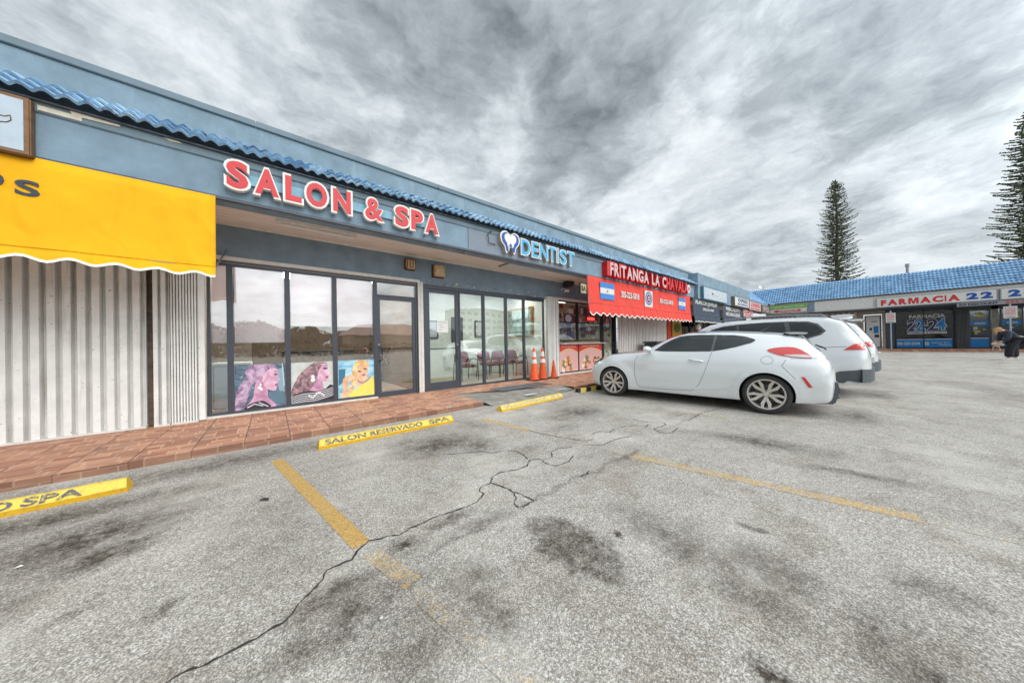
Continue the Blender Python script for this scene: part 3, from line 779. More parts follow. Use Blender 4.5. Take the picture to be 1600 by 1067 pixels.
# ---- food shop front (beyond the dentist)
for a, b in ((7.66, 8.77), (8.77, 10.28)):
    z0 = 1.27; f = window(a, b, z0, 2.702, .05, frm='frame_black')
    mm = MB(); mm.box(a + .05, b - .05, YW + .055, YW + .075, 1.93, 1.97, 'frame_black'); addsub(mm, 'glazing_bar', f)
    w_ = window(a, b, .16, 1.16, .04, frm='frame_black', name='lower_window')
m = MB(); m.box(7.66, 10.28, YW - .16, YW + .02, 1.17, 1.205, 'trim_white'); m.build('serving_shelf', bld, bevel=.004)
m = MB(); m.box(7.5, 11.2, YW - .03, YW + .05, 2.70, 2.79, 'trim_white'); m.box(7.64, 10.3, YW - .05, YW + .1, KH - .02, .155, 'trim_white'); m.build('storefront_trim', bld)
door(10.36, 11.12, KH + .01, 2.64, .07, frm='frame_black', bar=1.1, handle_side=1)
m = MB(); m.box(10.28, 10.36, YW + .01, YW + .1, KH, 2.7, 'frame_black'); m.box(11.12, 11.22, YW - .05, YW + .1, KH, 2.7, 'frame_black'); m.build('door_frame', bld)
# shops further along
for a, b in ((16.62, 18.0), (18.0, 19.3), (19.3, 20.58), (21.25, 22.6), (22.6, 24.0), (24.0, 25.6), (26.2, 28), (28, 29.8), (29.8, 31.4)):
    window(a, b, .3, 2.7, .05, frm='frame_black', gl=M_glass_dk)

# ================================================================== accordion hurricane shutters
def shutter(name, label, x0, x1, z0, z1, pitch, depth, mat='shutter_white', y=YW - .1, group=None, slope=.22, nested=True):
    t = thing(name, label, 'shutter', ((x0 + x1) / 2, y, z0), group=group)
    n = max(1, round((x1 - x0) / pitch)); p = (x1 - x0) / n
    # trapezoid corrugation: flat face, bevel, recessed flat, bevel
    pts = []
    for i in range(n):
        a = x0 + i * p; j = random.uniform(-.006, .006)
        pts += [(a, y - depth / 2 + j), (a + p * .52, y - depth / 2 + j), (a + p * .58, y + depth / 2), (a + p * .96, y + depth / 2)]
    pts.append((x1, y - depth / 2))
    mb = MB(); vs = [(a, b, z) for a, b in pts for z in (z0, z1)]
    mb.add(vs, [(2 * i, 2 * i + 2, 2 * i + 3, 2 * i + 1) for i in range(len(pts) - 1)], mat)
    o = mb.build('shutter_curtain', t)
    sm = o.modifiers.new('th', 'SOLIDIFY'); sm.thickness = .004; sm.offset = 0
    r = MB(); r.box(x0, x1, y - depth * .5 - .02, y + depth * .5 + .02, z0 - .03, z0 + .0, 'trim_white'); r.build('bottom_track', t)
    r = MB(); r.box(x0, x1, y - depth * .5 - .02, y + depth * .5 + .02, z1, z1 + .04, 'trim_white'); r.build('top_track', t)
    return t
shutter('accordion_shutter', 'wide closed white accordion shutter under the yellow awning', -5.4, -1.43, .14, 2.72, .118, .085)
shutter('accordion_shutter', 'narrow end section of white shutter right of the dark gap', -1.36, -1.20, .13, 2.72, .08, .07)
shutter('accordion_shutter', 'folded pack of thin white shutter slats beside the salon window', -1.19, -.905, .13, 2.72, .032, .06)
m = MB(); m.box(-.90, -.83, YW - .13, YW + .02, .12, 2.72, 'shutter_white'); m.build('shutter_post', bld, bevel=.004)
m = MB(); m.box(-1.50, -1.33, YW - .02, YW + .05, .12, 2.72, 'bare_wood'); m.box(-5.4, -.9, YW + .06, YW + .12, .1, 2.9, 'dark_void'); m.build('dark_door_jamb', bld)
shutter('accordion_shutter', 'folded white shutter stack between the dentist window and the food shop', 7.06, 7.34, .13, 2.72, .045, .10, y=YW - .06)
shutter('accordion_shutter', 'white shutter leaf beside the food shop posters', 7.36, 7.62, .13, 2.72, .13, .05, y=YW - .07)
shutter('accordion_shutter', 'closed ribbed white shutter wall under the red awning', 11.3, 15.9, .14, 2.7, .14, .07, y=YW - .05)

# ================================================================== hanging things of the main row
# fluorescent fixtures under the soffit
t = thing('tube_light', 'long bare white batten light under the soffit behind the SALON letters', 'light', (.67, 6.18, 3.36))
m = MB(); m.box(.08, 1.27, 6.13, 6.25, 3.315, 3.358, 'trim_white'); m.build('batten', t, bevel=.006)
m = MB(); m.tube([(.12, 6.19, 3.295), (1.23, 6.19, 3.295)], .016, 'white_paint'); m.build('tube', t, smooth=True)
t = thing('ceiling_light', 'flat rounded white diffuser light under the soffit behind the DENTIST letters', 'light', (5.5, 6.2, 3.36))
m = MB(); m.box(4.85, 6.15, 6.0, 6.42, 3.31, 3.358, 'sign_white'); m.build('diffuser', t, bevel=.02)
m = MB(); m.box(4.82, 6.18, 5.97, 6.45, 3.335, 3.357, 'bare_wood'); m.build('rim', t, bevel=.004)
# rusty lanterns on the wall
def lantern(x, z, s, lab, cage):
    t = thing('wall_lantern', lab, 'wall light', (x, YW, z), group='rusty square lamps on the wall above the doors')
    m = MB(); m.box(x - s / 2, x + s / 2, YW - .05, YW + .01, z - s / 2, z + s / 2, 'rust'); m.build('back_box', t, bevel=.008)
    m = MB(); m.box(x - s * .44, x + s * .44, YW - .16, YW - .05, z - s * .44, z + s * .44, 'rusty_glass'); m.build('lens', t, bevel=.02)
    if cage:
        m = MB()
        for k in range(4): m.box(x - s * .4 + k * s * .26 - .006, x - s * .4 + k * s * .26 + .006, YW - .172, YW - .16, z - s * .4, z + s * .4, 'rust')
        m.box(x - s * .47, x + s * .47, YW - .17, YW - .05, z + s * .36, z + s * .44, 'rust'); m.build('cage', t)
lantern(2.53, 3.12, .24, 'small rusty caged lamp on the wall above the salon door', True)
lantern(3.24, 3.06, .31, 'larger square rust stained lamp on the wall above the dentist door', False)
t = thing('loudspeaker', 'black round ended loudspeaker on the wall left of the red awning', 'speaker', (8.0, YW, 3.2))
m = MB(); m.lathe([(0, -.2), (.10, -.2), (.12, -.15), (.12, .15), (.10, .2), (0, .2)], Matrix.Translation((8.05, 6.7, 3.27)) @ Matrix.Rotation(R(75), 4, 'Y'), 'black_plastic', 20); m.build('housing', t, smooth=True)
m = MB(); m.tube([(8.05, 6.7, 3.27), (8.05, 6.85, 3.25)], .03, 'black_plastic'); m.build('bracket', t)
t = thing('security_camera', 'small white security camera on the wall under the black loudspeaker', 'camera', (7.75, YW, 3.02))
m = MB(); m.tube([(7.9, 6.6, 3.0), (7.66, 6.58, 2.99)], .05, 'white_paint', 12); m.build('body', t, smooth=True)
m = MB(); m.tube([(7.66, 6.58, 2.99), (7.645, 6.58, 2.99)], .035, 'black_plastic', 12); m.build('lens', t)
m = MB(); m.tube([(7.86, 6.62, 3.02), (7.86, 6.75, 3.08), (7.86, 6.87, 3.08)], .022, 'white_paint'); m.build('mount', t)
t = thing('hanging_sign', 'small square yellow and black lettered sign hanging at the left end of the red awning', 'sign', (7.4, 5.65, 3.0))
m = MB(); m.box(7.27, 7.58, 5.60, 5.64, 2.70, 3.05, 'black_plastic'); m.build('sign_box', t)
m = MB(); m.box(7.30, 7.56, 5.596, 5.60, 2.74, 3.01, 'rusty_glass'); m.build('sign_face', t)
m = MB(); text_into(m, 'BA', 7.32, 7.54, 2.79, 2.96, FM(5.596), 0, .004, 'black_plastic', .04); m.build('lettering', t)

# ---- channel letter signs
SALON = [('S', -.477, -.198), ('A', -.185, .136), ('L', .155, .409), ('O', .412, .743), ('N', .769, 1.081), ('&', 1.243, 1.597), ('S', 1.747, 2.049), ('P', 2.042, 2.33), ('A', 2.320, 2.648)]
sg = thing('salon_sign', 'large red SALON & SPA channel letters with white edges on the blue fascia', 'sign', (1.08, 5.55, 3.4))
m = MB(); m.box(-.30, 2.55, YF - .035, YF, 3.555, 3.70, 'panel_pale_blue'); m.build('backing_rail', sg, bevel=.004)
for ch, a, b in SALON:
    m = MB(); text_into(m, ch, a + .014, b - .014, 3.425, 3.825, FM(YF), .035, .115, 'letter_white', .04 if ch == '&' else .05, grow=.014); p = m.build('letter', sg)
    m = MB(); text_into(m, ch, a + .028, b - .028, 3.439, 3.811, FM(YF), .10, .119, 'letter_red', .03 if ch == '&' else .045); o = m.build('letter_face', sg); o.parent = p
dn = thing('dentist_sign', 'blue DENTIST letters with white outlines and a tooth emblem on the grey fascia panel', 'sign', (5.5, 5.55, 3.4))
for ch, a, b in [('D', 4.828, 5.141), ('E', 5.195, 5.42), ('N', 5.47, 5.775), ('T', 5.81, 6.08), ('I', 6.13, 6.205), ('S', 6.26, 6.53), ('T', 6.57, 6.88)]:
    m = MB(); text_into(m, ch, a, b, 3.44, 3.84, FM(YF), .0, .10, 'beige_return', .03); text_into(m, ch, a, b, 3.44, 3.84, FM(YF), .10, .104, 'letter_white', .04, grow=.014); p = m.build('letter', dn)
    m = MB(); text_into(m, ch, a + .012, b - .012, 3.452, 3.828, FM(YF), .10, .110, 'letter_cyan', .02); o = m.build('letter_face', dn); o.parent = p
def tooth(s, cx=4.47, cz=3.66):
    P = [(-.30, .12), (-.24, .22), (-.12, .25), (0, .19), (.12, .25), (.24, .22), (.30, .12), (.27, -.02), (.18, -.12), (.14, -.26), (.09, -.26), (.04, -.14), (0, -.12), (-.04, -.14), (-.09, -.26), (-.14, -.26), (-.18, -.12), (-.27, -.02)]
    r = []
    for i in range(len(P)):
        p0, p1, p2, p3 = P[i - 1], P[i], P[(i + 1) % len(P)], P[(i + 2) % len(P)]
        for t_ in (0, .34, .67):
            r.append(tuple(cc * s + o for cc, o in zip([.5 * ((2 * p1[k]) + (p2[k] - p0[k]) * t_ + (2 * p0[k] - 5 * p1[k] + 4 * p2[k] - p3[k]) * t_ ** 2 + (3 * p1[k] - p0[k] - 3 * p2[k] + p3[k]) * t_ ** 3) for k in (0, 1)], (cx, cz))))
    return r
m = MB(); m.prism(tooth(1.0), FM(YF), 0, .12, 'beige_return'); m.prism(tooth(1.0), FM(YF), .12, .124, 'letter_white'); m.build('tooth_emblem', dn)
m = MB(); m.prism(tooth(.88), FM(YF), .124, .129, 'letter_blue'); m.prism(tooth(.60, 4.47, 3.70), FM(YF), .129, .133, 'letter_white')
m.prism([(4.40, 3.55), (4.43, 3.58), (4.43, 3.45), (4.41, 3.43)], FM(YF), .129, .133, 'letter_white'); m.build('emblem_face', dn)
m = MB(); m.tube([(3.9, YF, 3.85), (3.98, YF - .04, 3.84), (3.86, YF - .05, 3.74), (3.9, YF - .04, 3.64), (3.88, YF - .05, 3.56), (4.1, YF - .03, 3.56)], .01, 'black_plastic', 6)
tag(m.build('loose_cable', smooth=True), 'loose black cable curling from the grey fascia left of the tooth emblem', 'cable')
fr = thing('restaurant_sign', 'deep red FRITANGA LA CHAVALA block letters above the red awning', 'sign', (11.7, 5.55, 3.4))
for ch, a, b in spans('FRITANGA LA CHAVALA', 8.58, 14.95, .07):
    m = MB(); text_into(m, ch, a, b, 3.39, 3.84, FM(YF), .02, .2, 'letter_deep_red', .045, grow=.025); p = m.build('letter', fr)
    m = MB(); text_into(m, ch, a + .01, b - .01, 3.41, 3.82, FM(YF), .2, .206, 'sign_pink' if a < 12.6 else 'letter_red', .032); o = m.build('letter_face', fr); o.parent = p
m = MB(); m.box(8.42, 8.56, YF - .2, YF, 3.38, 3.84, 'letter_deep_red'); m.build('return_box', fr)
m = MB(); m.prism([(15.17 + .17 * math.cos(k * math.pi / 8), 3.62 + .2 * math.sin(k * math.pi / 8)) for k in range(16)], FM(YF), 0, .16, 'sign_white')
m.prism([(15.17 + .08 * math.cos(k * math.pi / 8), 3.62 + .1 * math.sin(k * math.pi / 8)) for k in range(16)], FM(YF), .16, .165, 'letter_red'); m.build('round_emblem', fr)

# ---- awnings: stretched cloth panels with scalloped valances
def awning(name, label, x0, x1, z1, z0, val, mat, trim, scallop, amp, y=5.58, gr=None, tuck=.05):
    t = thing(name, label, 'awning', ((x0 + x1) / 2, y, z0), group=gr)
    nx = int((x1 - x0) / .045); nz = 14; mb = MB(); vs = []
    seam = z0 + val
    def Y(x, z):
        k = (z1 - z) / (z1 - z0)
        s_ = .010 * math.sin(x * 5.1 + z * 3) * k + .006 * math.sin(x * 13 + z * 9) * k
        if z < seam: s_ += -.035 * (seam - z) / val + .012 * math.sin(x * 23) * (seam - z) / val
        return y - tuck * k + s_
    def zb(x):
        ph = ((x - x0) / scallop) % 1
        return z0 + amp * (math.cos(2 * math.pi * ph) * .5 + .5)
    zs_ = [z1 - (z1 - seam) * i / 8 for i in range(9)]
    rows = []
    for i in range(nx + 1):
        x = x0 + (x1 - x0) * i / nx; col = list(zs_) + [seam - .006] + [seam + (zb(x) - seam) * j / 5 for j in range(1, 6)]
        rows.append([(x, Y(x, z) - (.012 if k == 8 else 0), z) for k, z in enumerate(col)])
    n = len(rows[0]); mb.add([v for r in rows for v in r], [(i * n + j, i * n + j + 1, (i + 1) * n + j + 1, (i + 1) * n + j) for i in range(nx) for j in range(n - 1)], mat)
    o = mb.build('cloth', t, smooth=True); sm = o.modifiers.new('th', 'SOLIDIFY'); sm.thickness = .003
    if trim:
        tb = MB(); vs = []
        for i in range(nx + 1):
            x = x0 + (x1 - x0) * i / nx; z = zb(x); yy = Y(x, z) - .004
            vs += [(x, yy, z + trim), (x, yy - .001, z - .006)]
        tb.add(vs, [(2 * i, 2 * i + 1, 2 * i + 3, 2 * i + 2) for i in range(nx)], 'cloth_trim'); o = tb.build('scalloped_trim', t)
        sm = o.modifiers.new('th', 'SOLIDIFY'); sm.thickness = .003
    hm = MB()
    for hx in [x0 + .012, x1 - .05] + [x0 + (x1 - x0) * k / max(1, round((x1 - x0) / 1.5)) for k in range(1, max(1, round((x1 - x0) / 1.5)))]:
        vv = [(hx + dx, Y(hx + dx, z) - .0035, z) for z in zs_ for dx in (0, .034)]
        hm.add(vv, [(2 * i, 2 * i + 1, 2 * i + 3, 2 * i + 2) for i in range(len(zs_) - 1)], mat)
    hm.build('sewn_seam', t)
    f = MB(); f.tube([(x0, y + .05, z1 - .02), (x1, y + .05, z1 - .02)], .015, 'metal_grey', 6)
    f.tube([(x0 + .01, y + .02, z1 - .02), (x0 + .01, y + .02 - tuck, seam)], .012, 'metal_grey', 6); f.tube([(x1 - .01, y + .02, z1 - .02), (x1 - .01, y + .02 - tuck, seam)], .012, 'metal_grey', 6)
    f.tube([(x0, y + .02 - tuck, seam), (x1, y + .02 - tuck, seam)], .012, 'metal_grey', 6); f.tube([(x1 - .01, y, seam), (x1 - .01, YW, 2.9)], .012, 'metal_grey', 6); f.build('frame', t)
    return t
AG = 'cloth awnings hung below the fascia'
ya = awning('awning', 'bright yellow cloth awning with white scalloped edge at the left end of the row', -5.4, -.565, 3.305, 2.19, .15, 'yellow_cloth', .022, .31, .05, gr=AG)
m = MB(); FA = FM(5.562)
text_into(m, 'S', -2.03, -1.885, 2.875, 3.04, FA, -.008, .012, 'letter_grey', .025)
text_into(m, 'LABADO', -3.2, -2.09, 2.90, 3.09, FA, -.008, .012, 'letter_grey', .025)
m.build('lettering', ya)
ra = awning('awning', 'red cloth awning with two flags and phone numbers beyond the dentist', 7.60, 15.66, 3.30, 2.06, .40, 'red_cloth', .03, .36, .09, gr=AG, tuck=.04)
FR = FM(5.545)
for x0, x1, z0, z1, k in ((8.22, 9.02, 2.62, 3.17, 0), (14.25, 15.0, 2.63, 3.16, 1)):
    m = MB(); h = (z1 - z0) / 3
    m.prism([(x0, z0), (x1, z0), (x1, z0 + h), (x0, z0 + h)], FR, -.004, .008, 'flag_blue'); m.prism([(x0, z0 + h), (x1, z0 + h), (x1, z0 + 2 * h), (x0, z0 + 2 * h)], FR, -.004, .008, 'sign_white'); m.prism([(x0, z0 + 2 * h), (x1, z0 + 2 * h), (x1, z1), (x0, z1)], FR, -.004, .008, 'flag_blue')
    cx, cz = (x0 + x1) / 2, (z0 + z1) / 2
    m.prism([(cx - .05, cz - .04), (cx + .05, cz - .04), (cx, cz + .06)], FR, .008, .011, 'gold'); m.build('flag', ra)
m = MB(); text_into(m, '305-223-5818', 9.45, 10.7, 2.765, 2.985, FR, -.006, .01, 'sign_white', .02); m.build('phone_number', ra)
m = MB(); text_into(m, '305-223-5818', 12.38, 13.65, 2.775, 2.955, FR, -.006, .01, 'sign_white', .02); m.build('phone_number', ra)
m = MB(); m.prism([(11.13, 2.55), (11.76, 2.55), (11.76, 3.18), (11.13, 3.18)], FR, -.006, .008, 'sign_white')
cx, cz = 11.445, 2.88
for r_, mt, c in ((.27, 'letter_blue', .011), (.21, 'sign_white', .014), (.17, 'letter_navy', .017), (.10, 'sign_pink', .02), (.05, 'letter_deep_red', .023)):
    m.prism([(cx + r_ * math.cos(k * math.pi / 12), cz + r_ * .95 * math.sin(k * math.pi / 12)) for k in range(24)], FR, .0, c, mt)
m.build('round_badge', ra)
da = awning('awning', 'dark blue grey awning lettered ALARCON JEWELRY right of the red awning', 15.85, 19.6, 3.26, 2.10, .36, 'dark_awning', .025, .22, .05, gr=AG, y=5.5, tuck=.03)
m = MB(); text_into(m, 'ALARCON JEWELRY', 16.0, 19.2, 2.93, 3.2, FM(5.475), -.006, .01, 'sign_white', .02); text_into(m, '(305) 223-4989', 17.0, 18.6, 2.68, 2.84, FM(5.475), -.006, .01, 'sign_white', .02); m.build('lettering', da)
db = awning('awning', 'grey awning lettered MERCADITO NICARAGUENSE behind the white cars', 20.2, 24.2, 3.22, 2.15, .36, 'dark_awning', .025, .22, .05, gr=AG, y=5.5, tuck=.03)
m = MB(); text_into(m, 'MERCADITO', 20.7, 23.6, 2.92, 3.14, FM(5.475), -.006, .01, 'sign_white', .02); text_into(m, 'NICARAGUENSE', 20.7, 23.6, 2.62, 2.84, FM(5.475), -.006, .01, 'sign_white', .02); m.build('lettering', db)

# ---- box signs on the fascia
def boxsign(label, x0, x1, z0, z1, y0, y1, face, frame_m, lines, name='box_sign', border=.04):
    t = thing(name, label, 'sign', ((x0 + x1) / 2, y1, z0), group='lit box signs along the fascia')
    m = MB(); m.box(x0, x1, y0, y1, z0, z1, frame_m); m.build('sign_case', t, bevel=.01)
    m = MB(); m.box(x0 + border, x1 - border, y0 - .004, y0 + .01, z0 + border, z1 - border, face); m.build('sign_face', t)
    m = MB()
    for s_, a, b, c, d, mt in lines: text_into(m, s_, a, b, c, d, FM(y0 - .004), 0, .006, mt, .02)
    if lines: m.build('lettering', t)
    return t
bs = boxsign('white panel box sign with corroded bronze frame at the far left above the yellow awning', -3.6, -1.918, 3.28, 3.885, 5.505, 5.597, 'sign_bluewhite', 'bronze_frame', [])
m = MB(); xx = -2.08
m.tube([(xx - .25, 5.498, 3.605), (xx - .1, 5.498, 3.635), (xx + .02, 5.498, 3.63), (xx + .05, 5.498, 3.655), (xx + .055, 5.498, 3.605), (xx + .03, 5.498, 3.575), (xx - .02, 5.498, 3.56), (xx - .06, 5.498, 3.565)], .004, 'rust', 5)
m.tube([(xx - .04, 5.498, 3.565), (xx - .03, 5.498, 3.515), (xx - .06, 5.498, 3.495)], .004, 'rust', 5); m.tube([(xx - .09, 5.498, 3.5), (xx - .09, 5.498, 3.515)], .004, 'rust', 5); m.build('line_drawing', bs)
boxsign('pale blue white box sign above the jewelry awning', 16.62, 20.3, 3.25, 3.90, 5.30, 5.44, 'sign_bluewhite', 'sign_teal', [('LUMINOUS', 17.0, 19.9, 3.52, 3.80, 'sign_white'), ('BEAUTY', 17.4, 19.4, 3.33, 3.46, 'sign_white')])
boxsign('cream box sign with small blue lettering above the grey awning', 21.6, 24.75, 3.24, 3.82, 5.25, 5.44, 'sign_white', 'bare_wood', [('EXPRESS', 22.3, 24.4, 3.52, 3.74, 'letter_navy'), ('MULTISERVICES', 22.2, 24.5, 3.34, 3.45, 'letter_blue')])
boxsign('pink lettered white box sign third from the corner of the row', 25.1, 28.3, 3.18, 3.82, 5.30, 5.44, 'sign_pink', 'bronze_frame', [('LOURDES', 25.5, 27.9, 3.45, 3.72, 'letter_red'), ('BEAUTY SALON', 25.5, 27.9, 3.26, 3.37, 'letter_red')])
boxsign('dark box sign with tall letters next to the corner of the row', 28.6, 31.3, 3.15, 3.76, 5.30, 5.44, 'shutter_dark', 'bare_wood', [('OPTICAL', 28.9, 31.1, 3.27, 3.66, 'sign_pink')])
t = thing('notice_sign', 'pale pink notice panel hanging below the pink box sign', 'sign', (25.5, 5.5, 2.7))
m = MB(); m.box(24.2, 26.6, 5.42, 5.46, 2.72, 3.16, 'sign_pink'); m.build('sign_face', t)
m = MB(); text_into(m, 'INCOME TAX', 24.4, 26.4, 2.95, 3.08, FM(5.42), 0, .006, 'letter_red', .02); text_into(m, 'NOTARY', 24.6, 26.2, 2.77, 2.88, FM(5.42), 0, .006, 'letter_red', .02); m.build('lettering', t)

# ================================================================== salon posters (flat prints on the glass)
def ell(cx, cy, rx, ry, n=20, rot=0): return [(cx + rx * math.cos(a) * math.cos(rot) - ry * math.sin(a) * math.sin(rot), cy + rx * math.cos(a) * math.sin(rot) + ry * math.sin(a) * math.cos(rot)) for a in [2 * math.pi * i / n for i in range(n)]]
def smooth_poly(P, k=3):
    r = []; n = len(P)
    for i in range(n):
        p0, p1, p2, p3 = P[i - 1], P[i], P[(i + 1) % n], P[(i + 2) % n]
        for j in range(k):
            t_ = j / k
            r.append(tuple(.5 * ((2 * p1[q]) + (p2[q] - p0[q]) * t_ + (2 * p0[q] - 5 * p1[q] + 4 * p2[q] - p3[q]) * t_ ** 2 + (3 * p1[q] - p0[q] - 3 * p2[q] + p3[q]) * t_ ** 3) for q in (0, 1)))
    return r
def flat_col(rgb):
    return plain('print_%d_%d_%d' % rgb, S(*rgb), .45, var=.05, scale=14)
def print_grad(name, c0, c1, c2, sc):
    m, t = newmat(name); p = t.pos()
    c = t.mix(t.ramp(t.noise(t.vm('MULTIPLY', p, sc), 1, 4, .6, .8), .38, .62), c0, c1)
    c = t.mix(t.ramp(t.noise(p, 14, 4, .6), .58, .72, 0, .8), c, c2)
    out(t, t.n('ShaderNodeBsdfPrincipled', {'Base Color': c, 'Roughness': .45}).outputs[0]); return m
hair_violet = print_grad('print_hair_violet', S(122, 96, 128), S(206, 178, 206), S(90, 72, 104), (9, 30, 7))
hair_brown = print_grad('print_hair_brown', S(102, 78, 92), S(186, 152, 156), S(68, 54, 74), (12, 30, 9))
hair_blond = print_grad('print_hair_blond', S(206, 150, 96), S(246, 216, 160), S(170, 110, 74), (9, 30, 7))
bg_slate = print_grad('print_bg_slate', S(66, 82, 100), S(104, 130, 152), S(172, 200, 214), (5, 5, 9))
bg_pale = print_grad('print_bg_pale', S(216, 220, 214), S(190, 200, 196), S(150, 170, 164), (5, 5, 5))
bg_sea = print_grad('print_bg_sea', S(112, 182, 214), S(186, 224, 236), S(120, 130, 96), (3, 3, 14))
def poster(label, x0, x1, z0, z1, bg, shapes, src):
    """shapes in source units src=(u0,u1,v0,v1), v down"""
    t = thing('window_poster', label, 'poster', ((x0 + x1) / 2, YW, z0), group='portrait posters on the salon windows')
    yb = YW + .052
    m = MB(); m.box(x0, x1, yb, yb + .004, z0, z1, bg); m.build('poster_sheet', t)
    u0, u1, v0, v1 = src
    cv = lambda P: [(min(max(x0 + (u - u0) / (u1 - u0) * (x1 - x0), x0), x1), min(max(z1 - (v - v0) / (v1 - v0) * (z1 - z0), z0), z1)) for u, v in P]
    groups = {}
    for i, (part, mt, P, sm) in enumerate(shapes):
        if part not in groups: groups[part] = MB()
        Q = cv(smooth_poly(P) if sm else P)
        groups[part].prism(Q, FM(yb), 0, .0006 * (i + 1), mt)
    for k, mb in groups.items(): mb.build(k, t)
FC = flat_col
skA = print_grad('print_skin_violet', S(238, 200, 220), S(204, 156, 186), S(246, 220, 232), (6, 6, 5)); skB = print_grad('print_skin_shade', S(214, 166, 194), S(176, 124, 158), S(226, 188, 210), (6, 6, 5)); skC = print_grad('print_skin_warm', S(246, 210, 176), S(216, 166, 128), S(250, 226, 200), (7, 7, 6))
dk = FC((52, 48, 62)); lips = FC((176, 84, 112)); wh = FC((236, 236, 238)); shA = FC((186, 136, 168))
poster('poster of a woman in profile with violet tinted ponytail and pearl earring', -.50, .19, .175, .955, bg_slate, [
    ('backdrop', FC((140, 168, 184)), [(455, 740), (505, 730), (512, 900), (480, 930), (462, 850)], 0),
    ('backdrop', FC((188, 212, 222)), [(492, 700), (500, 700), (512, 860), (503, 860)], 0),
    ('backdrop', FC((92, 122, 140)), [(395, 900), (450, 890), (510, 905), (515, 960), (420, 985)], 1),
    ('hair', hair_violet, [(262, 722), (300, 700), (370, 694), (425, 702), (452, 724), (440, 745), (395, 750), (372, 785), (352, 830), (318, 815), (296, 830), (268, 868), (262, 905), (248, 945), (228, 978), (205, 1005), (170, 1005), (176, 940), (186, 880), (212, 825), (250, 785), (240, 750)], 1),
    ('neck', skB, [(318, 812), (372, 850), (392, 880), (392, 930), (425, 962), (440, 1005), (232, 1005), (262, 960), (290, 925), (300, 870)], 1),
    ('face', skA, [(372, 770), (392, 742), (430, 730), (452, 734), (462, 752), (464, 772), (463, 786), (474, 808), (468, 820), (457, 824), (462, 834), (456, 842), (461, 850), (454, 862), (452, 876), (436, 888), (408, 882), (382, 866), (362, 838), (348, 812), (350, 790)], 1),
    ('features', dk, [(434, 774), (446, 770), (458, 772), (456, 780), (444, 782)], 1), ('features', dk, [(430, 758), (446, 752), (458, 757), (446, 757)], 1),
    ('features', lips, [(440, 846), (452, 838), (460, 844), (458, 854), (446, 856)], 1), ('features', shA, [(340, 786), (352, 778), (358, 796), (350, 818), (340, 812)], 1),
    ('hair', hair_violet, [(286, 716), (330, 700), (400, 700), (440, 722), (400, 738), (368, 768), (344, 784), (318, 788), (290, 765)], 1), ('hair', hair_violet, ell(282, 742, 36, 38), 0),
    ('earring', wh, ell(342, 840, 8, 8), 0), ('earring', wh, ell(335, 860, 12, 11), 0), ('earring', wh, ell(348, 872, 10, 10), 0),
    ('dress', dk, [(236, 1003), (262, 968), (330, 952), (372, 958), (408, 1003)], 1), ('dress', wh, [(250, 985), (300, 965), (360, 985), (355, 989), (300, 970), (254, 990)], 0), ('dress', wh, [(330, 958), (395, 992), (391, 996), (326, 962)], 0)],
    (173, 517, 700, 1000))
poster('poster of a brown haired woman in a black and white striped top', .275, .975, .18, .95, bg_pale, [
    ('hair', hair_brown, [(552, 850), (575, 800), (605, 750), (650, 710), (690, 682), (745, 676), (780, 690), (788, 720), (760, 705), (735, 730), (722, 790), (708, 830), (682, 868), (650, 880), (600, 878), (552, 900)], 1),
    ('neck', skB, [(690, 770), (745, 800), (752, 850), (770, 900), (640, 900), (680, 850)], 1),
    ('face', skA, [(722, 735), (735, 700), (765, 690), (785, 702), (790, 725), (793, 745), (800, 762), (790, 770), (794, 782), (788, 790), (790, 800), (775, 818), (748, 815), (722, 795), (712, 765)], 1),
    ('features', dk, [(752, 722), (770, 718), (786, 722), (776, 730), (760, 730)], 1), ('features', dk, [(748, 708), (768, 702), (786, 708), (768, 707)], 1),
    ('features', lips, [(768, 785), (780, 778), (792, 784), (784, 794), (772, 794)], 1),
    ('hair', hair_brown, [(600, 790), (640, 735), (690, 695), (740, 690), (745, 708), (724, 740), (712, 790), (690, 840), (640, 870), (590, 870)], 1),
    ('earring', wh, ell(686, 778, 11, 13), 0), ('earring', wh, ell(686, 800, 15, 13), 0),
    ('striped_top', dk, [(552, 900), (600, 878), (660, 872), (720, 882), (770, 868), (800, 840), (825, 850), (830, 950), (552, 955)], 0)]
    + [('striped_top', wh, [(552, 905 + 13 * k), (620, 888 + 13 * k), (700, 889 + 13 * k), (770, 876 + 13 * k), (828, 860 + 13 * k), (828, 864 + 13 * k), (770, 880 + 13 * k), (700, 893 + 13 * k), (620, 892 + 13 * k), (552, 909 + 13 * k)], 0) for k in range(5)]
    + [('necklace', wh, ell(660 + 12 * k, 905 + 14 * math.sin(k * .9), 6, 7, 10), 0) for k in range(9)],
    (548, 830, 676, 950))
